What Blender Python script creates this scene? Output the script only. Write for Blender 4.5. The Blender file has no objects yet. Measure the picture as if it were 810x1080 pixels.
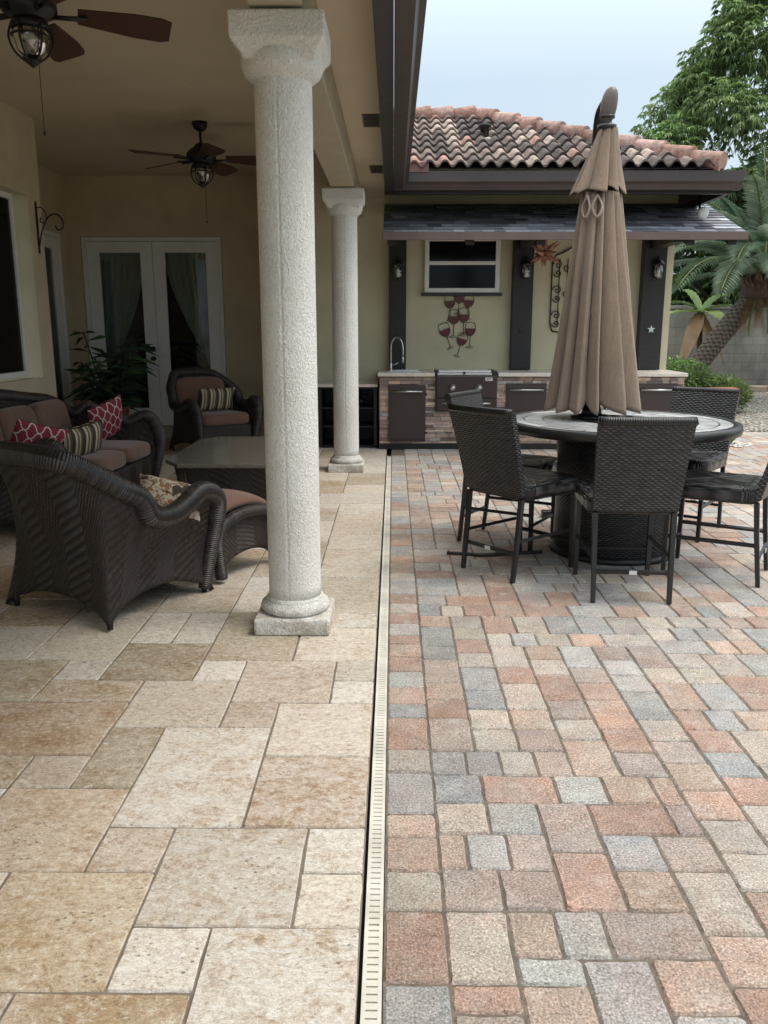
import bpy, math, random
from mathutils import Vector, Matrix, Euler
sc = bpy.context.scene
COL = sc.collection
PI = math.pi
rnd = random.Random(7)

# ------------------------------------------------------------------ mesh builder
class MB:
    def __init__(s): s.v=[]; s.f=[]; s.uv=[]; s.c=[]; s.sm=[]; s.hasuv=False; s.hascol=False
    def face(s, idx, uv=None, col=None, smooth=False):
        s.f.append(tuple(idx)); s.uv.append(uv); s.c.append(col); s.sm.append(smooth)
        if uv: s.hasuv=True
        if col: s.hascol=True
    def add(s, verts): n=len(s.v); s.v.extend([tuple(p) for p in verts]); return n
    def box(s, x0,x1,y0,y1,z0,z1, col=None, M=None):
        P=[Vector((x,y,z)) for z in (z0,z1) for y in (y0,y1) for x in (x0,x1)]
        if M is not None: P=[M@p for p in P]
        n=s.add(P)
        for q in ((0,2,3,1),(4,5,7,6),(0,1,5,4),(2,6,7,3),(0,4,6,2),(1,3,7,5)): s.face([n+i for i in q],col=col)
    def prism(s, pts, z0, z1, col=None, M=None):
        k=len(pts); P=[Vector((x,y,z0)) for x,y in pts]+[Vector((x,y,z1)) for x,y in pts]
        if M is not None: P=[M@p for p in P]
        n=s.add(P)
        s.face([n+i for i in range(k)][::-1],col=col); s.face([n+k+i for i in range(k)],col=col)
        for i in range(k):
            j=(i+1)%k; s.face([n+i,n+j,n+k+j,n+k+i],col=col)
    def tube(s, pts, r, n=8, cap=True, col=None, closed=False, flat=1.0, up=None):
        pts=[Vector(p) for p in pts]; m=len(pts)
        R=r if hasattr(r,'__len__') else [r]*m
        base=len(s.v); t0=(pts[1]-pts[0]).normalized()
        a=Vector(up) if up else (Vector((0,0,1)) if abs(t0.z)<.9 else Vector((1,0,0)))
        nrm=(a-t0*a.dot(t0)).normalized(); L=0
        Ls=[]
        for i,p in enumerate(pts):
            if closed: t=(pts[(i+1)%m]-pts[i-1]).normalized()
            elif i==0: t=t0
            elif i==m-1: t=(pts[-1]-pts[-2]).normalized()
            else: t=((pts[i+1]-p).normalized()+(p-pts[i-1]).normalized())
            if t.length<1e-6: t=t0
            t.normalize()
            nrm=(nrm-t*nrm.dot(t))
            if nrm.length<1e-5: nrm=t.orthogonal()
            nrm.normalize(); b=t.cross(nrm)
            if i: L+=(p-pts[i-1]).length
            Ls.append(L)
            for k in range(n):
                an=2*PI*k/n
                s.v.append(tuple(p+nrm*math.cos(an)*R[i]+b*math.sin(an)*R[i]*flat))
        rm=sum(R)/m; cir=2*PI*rm
        cnt=m if closed else m-1
        for i in range(cnt):
            i2=(i+1)%m; l2=Ls[i2] if i2 else L+ (pts[0]-pts[-1]).length
            for k in range(n):
                k2=(k+1)%n
                s.face([base+i*n+k,base+i*n+k2,base+i2*n+k2,base+i2*n+k],
                    uv=[(Ls[i],cir*k/n),(Ls[i],cir*(k+1)/n),(l2,cir*(k+1)/n),(l2,cir*k/n)],col=col,smooth=True)
        if cap and not closed:
            s.face([base+k for k in range(n)][::-1],col=col); s.face([base+(m-1)*n+k for k in range(n)],col=col)
    def lathe(s, prof, n=32, M=None, col=None, smooth=True, f=None):
        base=len(s.v); L=0
        for i,(r,z) in enumerate(prof):
            for k in range(n):
                an=2*PI*k/n; rr=r*(f(an,z) if f else 1)
                p=Vector((rr*math.cos(an),rr*math.sin(an),z))
                s.v.append(tuple(M@p if M is not None else p))
        for i in range(len(prof)-1):
            l2=L+math.hypot(prof[i+1][0]-prof[i][0],prof[i+1][1]-prof[i][1]); rm=max(prof[i][0],prof[i+1][0])
            for k in range(n):
                k2=(k+1)%n
                s.face([base+i*n+k,base+i*n+k2,base+(i+1)*n+k2,base+(i+1)*n+k],
                   uv=[(2*PI*rm*k/n,L),(2*PI*rm*(k+1)/n,L),(2*PI*rm*(k+1)/n,l2),(2*PI*rm*k/n,l2)],col=col,smooth=smooth)
            L=l2
        if prof[0][0]>1e-4: s.face([base+k for k in range(n)][::-1],col=col)
        if prof[-1][0]>1e-4: s.face([base+(len(prof)-1)*n+k for k in range(n)],col=col)
    def grid(s, fn, nu, nv, uvs=(1,1), col=None, smooth=True, closeu=False):
        base=len(s.v); cu=nu if closeu else nu+1
        for j in range(nv+1):
            for i in range(cu): s.v.append(tuple(fn(i/nu,j/nv)))
        for j in range(nv):
            for i in range(nu):
                i2=(i+1)%cu if closeu else i+1
                s.face([base+j*cu+i,base+j*cu+i2,base+(j+1)*cu+i2,base+(j+1)*cu+i],
                  uv=[(i/nu*uvs[0],j/nv*uvs[1]),((i+1)/nu*uvs[0],j/nv*uvs[1]),((i+1)/nu*uvs[0],(j+1)/nv*uvs[1]),(i/nu*uvs[0],(j+1)/nv*uvs[1])],col=col,smooth=smooth)
    def superell(s, w,d,h, e1=.35, e2=.35, c=(0,0,0), nu=36, nv=16, M=None):
        def pw(a,e): return math.copysign(abs(a)**e,a)
        def fn(u,v):
            th=2*PI*u; ph=-PI/2+PI*v
            cp=pw(math.cos(ph),e1)
            p=Vector((c[0]+w/2*cp*pw(math.cos(th),e2), c[1]+d/2*cp*pw(math.sin(th),e2), c[2]+h/2*pw(math.sin(ph),e1)))
            return M@p if M is not None else p
        s.grid(fn,nu,nv,(2*(w+d),h),closeu=True)
    def build(s, name, mat, parent=None, bevel=0, subsurf=0, solid=0, loc=None, rot=None, smooth=None):
        me=bpy.data.meshes.new(name); me.from_pydata(s.v,[],s.f); 
        uvl=me.uv_layers.new(name='UVMap'); data=[]
        V=[Vector(p) for p in s.v]
        for fi,idx in enumerate(s.f):
            u=s.uv[fi]
            if u: data.extend([c for q in u for c in q])
            else:
                a=V[idx[0]]; nn=Vector((0,0,0))
                for i in range(1,len(idx)-1): nn+= (V[idx[i]]-a).cross(V[idx[i+1]]-a)
                ax=max(range(3),key=lambda k:abs(nn[k]))
                for i in idx:
                    p=V[i]; q=(p.y,p.z) if ax==0 else (p.x,p.z) if ax==1 else (p.x,p.y)
                    data.extend(q)
        uvl.data.foreach_set('uv',data)
        if s.hascol:
            ca=me.color_attributes.new('Col','FLOAT_COLOR','CORNER'); d=[]
            for fi,idx in enumerate(s.f):
                c=s.c[fi] or (.5,.5,.5); d.extend([c[0],c[1],c[2],1.0]*len(idx))
            ca.data.foreach_set('color',d)
        sm=s.sm if smooth is None else [smooth]*len(s.f)
        me.polygons.foreach_set('use_smooth',sm)
        if mat: me.materials.append(mat)
        me.validate(); me.update()
        o=bpy.data.objects.new(name,me); COL.objects.link(o)
        if parent: o.parent=parent
        if loc: o.location=loc
        if rot: o.rotation_euler=rot
        if bevel:
            b=o.modifiers.new('b','BEVEL'); b.width=bevel; b.segments=2; b.limit_method='ANGLE'; b.angle_limit=math.radians(40)
        if solid:
            b=o.modifiers.new('s','SOLIDIFY'); b.thickness=solid; b.offset=-1
        if subsurf:
            b=o.modifiers.new('s','SUBSURF'); b.levels=subsurf; b.render_levels=subsurf
        return o
def tag(o,label=None,cat=None,group=None,kind=None):
    if label: o['label']=label
    if cat: o['category']=cat
    if group: o['group']=group
    if kind: o['kind']=kind
    return o
def thing(name,label,cat,loc=(0,0,0),rz=0,group=None):
    o=bpy.data.objects.new(name,None); COL.objects.link(o); o.location=loc; o.rotation_euler=(0,0,rz); o.empty_display_size=.1
    return tag(o,label,cat,group)
def dup(root,loc,rz,label,group=None):
    r=root.copy(); COL.objects.link(r); r.location=loc; r.rotation_euler=(0,0,rz); r['label']=label
    if group: r['group']=group
    for ch in list(root.children):
        c=ch.copy(); COL.objects.link(c); c.parent=r
        for g in list(ch.children):
            d=g.copy(); COL.objects.link(d); d.parent=c
    return r
def smooth_path(P,k=6):
    P=[Vector(p) for p in P]; out=[]
    for i in range(len(P)-1):
        p0=P[max(i-1,0)];p1=P[i];p2=P[i+1];p3=P[min(i+2,len(P)-1)]
        for j in range(k):
            t=j/k
            out.append(.5*((2*p1)+(-p0+p2)*t+(2*p0-5*p1+4*p2-p3)*t*t+(-p0+3*p1-3*p2+p3)*t**3))
    out.append(P[-1]); return out

# ------------------------------------------------------------------ materials
class NT:
    def __init__(s,name):
        s.m=bpy.data.materials.new(name); s.m.use_nodes=True; s.t=s.m.node_tree; s.n=s.t.nodes; s.l=s.t.links
        s.b=s.n['Principled BSDF']; s.out=s.n['Material Output']; s._tc=None
    def tc(s,k='Object'):
        if not s._tc: s._tc=s.n.new('ShaderNodeTexCoord')
        return s._tc.outputs[k]
    def put(s,sock,val):
        if hasattr(val,'is_linked') or hasattr(val,'links'): s.l.new(val,sock)
        elif isinstance(val,tuple) and len(val)==3 and sock.type=='RGBA': sock.default_value=(*val,1)
        else: sock.default_value=val
    def noise(s,scale,detail=4,rough=.6,vec=None,dist=0,dim='3D'):
        n=s.n.new('ShaderNodeTexNoise'); n.inputs['Scale'].default_value=scale; n.inputs['Detail'].default_value=detail
        n.inputs['Roughness'].default_value=rough; n.inputs['Distortion'].default_value=dist
        s.l.new(vec if vec is not None else s.tc(),n.inputs['Vector']); return n.outputs['Fac']
    def n_col(s,vec):
        n=s.n.new('ShaderNodeTexNoise'); n.inputs['Scale'].default_value=9; n.inputs['Detail'].default_value=3; s.l.new(vec,n.inputs['Vector']); return n.outputs['Color']
    def vor(s,scale,vec=None,feat='F1',out='Distance'):
        n=s.n.new('ShaderNodeTexVoronoi'); n.feature=feat; n.inputs['Scale'].default_value=scale
        s.l.new(vec if vec is not None else s.tc(),n.inputs['Vector']); return n.outputs[out]
    def ramp(s,fac,stops):
        n=s.n.new('ShaderNodeValToRGB'); s.l.new(fac,n.inputs[0]); e=n.color_ramp.elements
        while len(e)<len(stops): e.new(.5)
        for i,(p,c) in enumerate(stops):
            e[i].position=p; e[i].color=(c,c,c,1) if not hasattr(c,'__len__') else (*c,1)
        return n.outputs['Color']
    def mix(s,fac,a,b,mode='MIX'):
        n=s.n.new('ShaderNodeMix'); n.data_type='RGBA'; n.blend_type=mode
        s.put(n.inputs[0],fac); s.put(n.inputs[6],a); s.put(n.inputs[7],b); return n.outputs[2]
    def math(s,op,a,b=0,c=None):
        n=s.n.new('ShaderNodeMath'); n.operation=op; s.put(n.inputs[0],a); s.put(n.inputs[1],b)
        if c is not None: s.put(n.inputs[2],c)
        return n.outputs[0]
    def mapping(s,vec,scale=(1,1,1),rot=(0,0,0)):
        n=s.n.new('ShaderNodeMapping'); s.l.new(vec,n.inputs[0]); n.inputs['Scale'].default_value=scale; n.inputs['Rotation'].default_value=rot
        return n.outputs[0]
    def sep(s,vec):
        n=s.n.new('ShaderNodeSeparateXYZ'); s.l.new(vec,n.inputs[0]); return n.outputs
    def shift(s):
        a=s.n.new('ShaderNodeVectorMath'); a.operation='MULTIPLY_ADD'; s.l.new(s.attr(),a.inputs[0]); a.inputs[1].default_value=(171,233,97); s.l.new(s.tc(),a.inputs[2]); return a.outputs[0]
    def attr(s,name='Col'):
        n=s.n.new('ShaderNodeAttribute'); n.attribute_name=name; return n.outputs['Color']
    def bump(s,h,strength=.5,dist=.01,prev=None):
        n=s.n.new('ShaderNodeBump'); n.inputs['Strength'].default_value=strength; n.inputs['Distance'].default_value=dist
        s.l.new(h,n.inputs['Height'])
        if prev is not None: s.l.new(prev,n.inputs['Normal'])
        return n.outputs[0]
    def done(s,base=None,rough=None,normal=None,**kw):
        if base is not None: s.put(s.b.inputs['Base Color'],base)
        if rough is not None: s.put(s.b.inputs['Roughness'],rough)
        if normal is not None: s.l.new(normal,s.b.inputs['Normal'])
        for k,v in kw.items(): s.put(s.b.inputs[k.replace('_',' ')],v)
        return s.m
def simple(name,col,rough=.5,amt=.15,scale=8,bump=.15,bscale=60,bd=.004,**kw):
    t=NT(name); n=t.noise(scale,5); a=tuple(c*(1-amt) for c in col); b=tuple(min(1,c*(1+amt)) for c in col)
    c=t.mix(t.ramp(n,[(.3,0),(.7,1)]),a,b)
    nr=t.bump(t.noise(bscale,3),bump,bd) if bump else None
    r=t.math('MULTIPLY_ADD',t.noise(scale*3,3),.15,rough-.07)
    return t.done(c,r,nr,**kw)
def wicker(name,col,hi,sw=.013,ss=.03,rough=.38,herring=False):
    t=NT(name); uv=t.sep(t.mix(.012,t.tc('UV'),t.n_col(t.tc('UV')))); u,v=uv[0],uv[1]
    if herring:
        tri=t.math('PINGPONG',u,.16); v=t.math('ADD',v,t.math('MULTIPLY',tri,.9))
    vv=t.math('DIVIDE',v,sw); row=t.math('FLOOR',vv)
    uu=t.math('DIVIDE',u,ss)
    ph=t.math('MULTIPLY',row,PI) if not herring else t.math('MULTIPLY',row,PI*.5)
    strand=t.math('POWER',t.math('ABSOLUTE',t.math('SINE',t.math('MULTIPLY',vv,PI))),.6)
    over=t.math('MULTIPLY_ADD',t.math('SINE',t.math('ADD',t.math('MULTIPLY',uu,PI*2),ph)),.5,.5)
    h=t.math('MULTIPLY',strand,t.math('MULTIPLY_ADD',over,.75,.25))
    wn=t.n.new('ShaderNodeTexWhiteNoise'); cm=t.n.new('ShaderNodeCombineXYZ'); t.l.new(row,cm.inputs[0]); t.l.new(t.math('FLOOR',t.math('ADD',uu,t.math('MULTIPLY',row,.5))),cm.inputs[1]); t.l.new(cm.outputs[0],wn.inputs['Vector'])
    n=t.math('MULTIPLY_ADD',wn.outputs['Value'],.75,t.math('MULTIPLY',t.noise(30,3),.35))
    c=t.mix(t.ramp(h,[(.08,0),(.8,1)]),tuple(x*.05 for x in col),t.mix(n,col,hi))
    return t.done(c,rough,t.bump(h,.9,.006))
def pigment(name,rough=.7,scale=40,amt=.3,bump=.3,bd=.003,spec=None):
    t=NT(name); c=t.attr(); n=t.ramp(t.noise(scale,6,.7),[(.25,1-amt),(.75,1+amt)])
    c=t.mix(1.0,c,n,'MULTIPLY')
    return t.done(c,rough,t.bump(t.noise(scale*2,4),bump,bd))

def m_travertine():
    t=NT('travertine'); c=t.attr(); o=t.shift()
    n1=t.noise(2.4,6,.6,vec=o,dist=1.0)
    n2=t.noise(9,10,.74,vec=t.mapping(o,(1,1.35,1)),dist=1.3)
    n3=t.noise(60,5,.7,vec=o)
    n4=t.noise(40,9,.85,vec=t.mapping(o,(1,1.15,1)),dist=.4)
    zone=t.ramp(n1,[(.36,0),(.62,1)])
    c=t.mix(t.math('MULTIPLY',zone,.6),c,t.mix(.6,c,(.72,.68,.61)))
    c=t.mix(t.math('MULTIPLY',t.ramp(n2,[(.42,1),(.54,0)]),t.math('MULTIPLY',t.math('MULTIPLY_ADD',zone,-.45,.85),t.ramp(t.noise(.5,1,vec=o),[(.38,.15),(.62,1)]))),c,t.mix(1.0,c,(.76,.64,.50),'MULTIPLY'))
    c=t.mix(t.math('MULTIPLY',t.ramp(n4,[(.42,1),(.485,0)]),t.ramp(n2,[(.38,.9),(.62,.25)])),c,t.mix(1.0,c,(.58,.48,.39),'MULTIPLY'))
    c=t.mix(t.ramp(n4,[(.53,0),(.6,.65)]),c,(.76,.73,.67))
    veins=t.ramp(t.noise(9,9,.75,vec=t.mapping(o,(1,2.6,1)),dist=2.5),[(.47,0),(.5,.7),(.53,0)])
    c=t.mix(veins,c,t.mix(1.0,c,(.52,.42,.33),'MULTIPLY'))
    sp=t.ramp(n3,[(.33,.55),(.45,0)])
    c=t.mix(sp,c,t.mix(1.0,c,(.5,.42,.35),'MULTIPLY'))
    pit=t.ramp(t.vor(38,vec=t.mapping(o,(1,1.5,1))),[(.12,0),(.24,1)])
    gate=t.ramp(t.noise(4,4),[(.48,0),(.6,1)])
    pm=t.math('MULTIPLY',t.math('SUBTRACT',1,pit),gate)
    c=t.mix(t.math('MULTIPLY',pm,.7),c,(.16,.12,.09))
    spk=t.ramp(t.noise(260,3),[(.3,.82),(.7,1.14)])
    c=t.mix(1.0,c,spk,'MULTIPLY')
    b=t.bump(n2,.5,.006); b=t.bump(pm,.6,-.004,b); b=t.bump(n3,.4,.003,b)
    return t.done(c,t.ramp(n2,[(.3,.5),(.7,.78)]),b,Specular_IOR_Level=.35)
def m_paver():
    t=NT('concrete_paver'); c=t.attr(); o=t.tc()
    n1=t.ramp(t.noise(7,6,.7),[(.3,.78),(.7,1.2)]); c=t.mix(1.0,c,n1,'MULTIPLY')
    tint=t.ramp(t.noise(4.5,3),[(.42,0),(.6,.6)])
    c=t.mix(tint,c,t.mix(1.0,c,(1.10,.96,.90),'MULTIPLY'))
    sp=t.noise(150,4,.8); c=t.mix(t.ramp(t.noise(6,4),[(.4,0),(.65,.35)]),c,(.42,.38,.345))
    c=t.mix(1.0,c,t.ramp(sp,[(.34,.30),(.46,.86),(.55,1.08),(.66,1.9)]),'MULTIPLY')
    w=t.ramp(t.vor(170),[(.10,.7),(.2,0)]); c=t.mix(w,c,(.75,.72,.68))
    st=t.ramp(t.noise(26,7,.75,dist=1.4),[(.54,0),(.60,.45)]); st=t.math('MULTIPLY',st,t.ramp(t.noise(1.8,3),[(.42,.25),(.6,1)])); c=t.mix(st,c,t.mix(1.0,c,(.5,.4,.33),'MULTIPLY'))
    ef=t.ramp(t.noise(11,5,.7),[(.55,0),(.7,.4)]); c=t.mix(ef,c,(.64,.61,.57))
    b=t.bump(sp,.8,.005); b=t.bump(t.noise(28,5),.6,.006,b)
    return t.done(c,.8,b,Specular_IOR_Level=.3)
def m_stucco(name,col,s=55,bd=.012,st=.9,grime=.18,knock=False):
    t=NT(name); n=t.noise(2.2,6); c=t.mix(t.ramp(n,[(.3,0),(.7,1)]),tuple(x*(1-grime) for x in col),col)
    if knock:
        w=t.vor(s,feat='SMOOTH_F1'); w2=t.noise(s*.8,4,.6,dist=1.5)
        h=t.ramp(w2,[(.38,0),(.5,.8),(.6,1)])
        c=t.mix(t.ramp(h,[(0,.4),(.5,0)]),c,t.mix(1.0,c,(.62,.6,.56),'MULTIPLY'))
        b=t.bump(h,st,bd); b=t.bump(t.noise(s*3,3),.3,.003,b)
    else: b=t.bump(t.noise(s,5,.6),st,bd)
    return t.done(c,.88,b,Specular_IOR_Level=.25)
def m_column():
    t=NT('column_plaster'); o=t.tc(); col=(.93,.92,.885)
    n=t.noise(2.5,6); c=t.mix(t.ramp(n,[(.3,0),(.7,1)]),(.78,.76,.71),col)
    a=t.noise(105,3,.55,vec=t.mapping(o,(1,1,.8),(.3,.2,0)),dist=.6); v=t.vor(120,vec=t.mapping(o,(1,1,.7)),feat='SMOOTH_F1')
    h=t.math('ADD',t.ramp(a,[(.36,0),(.58,1)]),t.math('MULTIPLY',v,.8))
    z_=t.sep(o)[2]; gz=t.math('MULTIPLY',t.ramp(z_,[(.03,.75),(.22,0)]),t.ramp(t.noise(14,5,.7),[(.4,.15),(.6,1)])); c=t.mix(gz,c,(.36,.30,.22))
    pit=t.ramp(a,[(.34,.35),(.44,0)]); c=t.mix(pit,c,(.52,.49,.44))
    b=t.bump(h,.75,.006); b=t.bump(t.noise(220,3),.4,.002,b)
    return t.done(c,.85,b,Specular_IOR_Level=.25)
def m_foliage(name,rough=.5,trans=.25):
    t=NT(name); c=t.attr(); c=t.mix(1.0,c,t.ramp(t.noise(2.5,3),[(.3,1.1),(.7,2.0)]),'MULTIPLY')
    t.done(c,rough,None,Specular_IOR_Level=.4)
    tr=t.n.new('ShaderNodeBsdfTranslucent'); t.l.new(c,tr.inputs[0]); mx=t.n.new('ShaderNodeMixShader'); mx.inputs[0].default_value=trans
    t.l.new(t.b.outputs[0],mx.inputs[1]); t.l.new(tr.outputs[0],mx.inputs[2]); t.l.new(mx.outputs[0],t.out.inputs[0]); return t.m
def m_granite():
    t=NT('granite'); n=t.noise(140,4,.7); c=t.ramp(n,[(.3,(.03,.027,.024)),(.46,(.13,.115,.10)),(.6,(.25,.225,.20)),(.75,(.42,.39,.35))])
    return t.done(c,.12,None,Specular_IOR_Level=.5)
def m_tabletop():
    t=NT('table_stone'); o=t.tc(); s=t.sep(o)
    r=t.math('SQRT',t.math('ADD',t.math('MULTIPLY',s[0],s[0]),t.math('MULTIPLY',s[1],s[1])))
    rr=t.math('MULTIPLY',r,1/.12); fr=t.math('FRACT',rr); ring=t.ramp(t.math('ABSOLUTE',t.math('SUBTRACT',fr,.5)),[(.44,0),(.48,1)])
    an=t.math('ARCTAN2',s[1],s[0]); seg=t.math('ABSOLUTE',t.math('SUBTRACT',t.math('FRACT',t.math('MULTIPLY',t.math('ADD',an,t.math('MULTIPLY',t.math('FLOOR',rr),.7)),2.2)),.5)); sg=t.ramp(seg,[(.47,0),(.49,1)])
    g=t.math('MAXIMUM',ring,sg)
    cell=t.n.new('ShaderNodeTexWhiteNoise'); cmb=t.n.new('ShaderNodeCombineXYZ'); t.l.new(t.math('FLOOR',rr),cmb.inputs[0]); t.l.new(t.math('FLOOR',t.math('MULTIPLY',t.math('ADD',an,t.math('MULTIPLY',t.math('FLOOR',rr),.7)),2.2)),cmb.inputs[1]); t.l.new(cmb.outputs[0],cell.inputs['Vector'])
    n=t.noise(9,7,.65,dist=1.4)
    c=t.mix(t.ramp(n,[(.3,0),(.7,1)]),(.28,.285,.29),(.60,.61,.62))
    c=t.mix(1.0,c,t.ramp(cell.outputs['Value'],[(0,.75),(1,1.25)]),'MULTIPLY')
    c=t.mix(g,c,(.05,.05,.05))
    return t.done(c,.3,t.bump(g,.3,-.003),Specular_IOR_Level=.55)
def m_cloth(name,col,amt=.12,scale=5,wv=420,sheen=.3,crease=False):
    t=NT(name); uv=t.tc('UV'); n=t.noise(scale,5)
    c=t.mix(t.ramp(n,[(.3,0),(.7,1)]),tuple(x*(1-amt) for x in col),tuple(x*(1+amt) for x in col))
    s=t.sep(uv); w=t.math('MULTIPLY',t.math('SINE',t.math('MULTIPLY',s[0],wv*4)),t.math('SINE',t.math('MULTIPLY',s[1],wv*4)))
    c=t.mix(1.0,c,t.ramp(t.noise(160,2),[(.3,.88),(.7,1.1)]),'MULTIPLY')
    b=t.bump(t.noise(9,4),.35,.02); b=t.bump(w,.15,.001,b)
    if crease:
        cr=t.noise(9,6,.7,vec=t.mapping(t.tc(),(4.5,4.5,.7)),dist=.6); b=t.bump(cr,.45,.02,b); c=t.mix(1.0,c,t.ramp(cr,[(.3,.90),(.7,1.07)]),'MULTIPLY')
    return t.done(c,.9,b,Sheen_Weight=sheen,Specular_IOR_Level=.2)
def m_trellis():
    t=NT('trellis_fabric'); s=t.sep(t.tc('UV')); k=7.0
    a=t.math('MULTIPLY',t.math('ADD',s[0],s[1]),k*.5); b=t.math('MULTIPLY',t.math('SUBTRACT',s[0],s[1]),k*.5)
    a2=t.math('ADD',a,t.math('MULTIPLY',t.math('SINE',t.math('MULTIPLY',b,2*PI)),.07))
    b2=t.math('ADD',b,t.math('MULTIPLY',t.math('SINE',t.math('MULTIPLY',a,2*PI)),.07))
    la=t.math('ABSOLUTE',t.math('SUBTRACT',t.math('FRACT',a2),.5)); lb=t.math('ABSOLUTE',t.math('SUBTRACT',t.math('FRACT',b2),.5))
    m=t.math('MINIMUM',la,lb); c=t.mix(t.ramp(m,[(.045,1),(.06,0)]),(.23,.022,.04),(.62,.52,.48))
    c=t.mix(1.0,c,t.ramp(t.noise(60,3),[(.3,.8),(.7,1.15)]),'MULTIPLY')
    return t.done(c,.85,t.bump(t.noise(12,3),.3,.01))
def m_floral():
    t=NT('floral_fabric'); v=t.vor(16); n=t.noise(22,4,.6,dist=2)
    c=t.mix(t.ramp(n,[(.45,0),(.5,1)]),(.16,.085,.045),(.42,.36,.27)); c=t.mix(t.ramp(v,[(.2,1),(.3,0)]),c,(.26,.10,.04)); c=t.mix(t.ramp(t.noise(11,2),[(.55,0),(.6,1)]),c,(.035,.025,.02))
    return t.done(c,.85)
def m_stripe():
    t=NT('striped_fabric'); s=t.sep(t.tc('UV')); u=t.math('FRACT',t.math('MULTIPLY',s[0],4.5))
    c=t.ramp(u,[(0,(.05,.035,.025)),(.3,(.05,.035,.025)),(.32,(.5,.44,.33)),(.5,(.5,.44,.33)),(.52,(.16,.1,.055)),(.68,(.16,.1,.055)),(.7,(.45,.38,.26)),(.8,(.45,.38,.26)),(.82,(.1,.09,.05))])
    return t.done(c,.85,t.bump(t.noise(14,3),.3,.01))
def m_glass(name,tint=(.8,.85,.85),gl=.14):
    t=NT(name); tr=t.n.new('ShaderNodeBsdfTransparent'); tr.inputs[0].default_value=(*tint,1)
    g=t.n.new('ShaderNodeBsdfGlossy'); g.inputs['Roughness'].default_value=.02
    fr=t.n.new('ShaderNodeFresnel'); fr.inputs[0].default_value=1.5
    mx=t.n.new('ShaderNodeMixShader'); t.l.new(t.math('ADD',fr.outputs[0],gl*.3),mx.inputs[0]); t.l.new(tr.outputs[0],mx.inputs[1]); t.l.new(g.outputs[0],mx.inputs[2])
    t.l.new(mx.outputs[0],t.out.inputs[0]); return t.m
def m_emit(name,col,st):
    t=NT(name); t.done(col,.4); t.b.inputs['Emission Color'].default_value=(*col,1); t.b.inputs['Emission Strength'].default_value=st; return t.m
def m_wood(name,a,b,rough=.45):
    t=NT(name); n=t.noise(6,6,.6,vec=t.mapping(t.tc(),(1,14,14)),dist=.6); return t.done(t.mix(t.ramp(n,[(.3,0),(.7,1)]),a,b),rough,t.bump(n,.2,.002))
def m_trunk():
    t=NT('palm_bark'); uv=t.tc('UV'); s=t.sep(t.mix(.06,uv,t.n_col(uv)))
    a=t.math('SINE',t.math('MULTIPLY',t.math('ADD',t.math('MULTIPLY',s[0],1.0),t.math('MULTIPLY',s[1],.6)),70)); b=t.math('SINE',t.math('MULTIPLY',t.math('SUBTRACT',t.math('MULTIPLY',s[0],1.0),t.math('MULTIPLY',s[1],.6)),70))
    h=t.math('MULTIPLY',t.math('ADD',a,b),.25); h=t.math('ADD',h,.5)
    c=t.mix(h,(.05,.04,.032),(.22,.18,.145)); c=t.mix(1.0,c,t.ramp(t.noise(25,4),[(.3,.7),(.7,1.3)]),'MULTIPLY')
    return t.done(c,.9,t.bump(h,1,.04))
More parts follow.
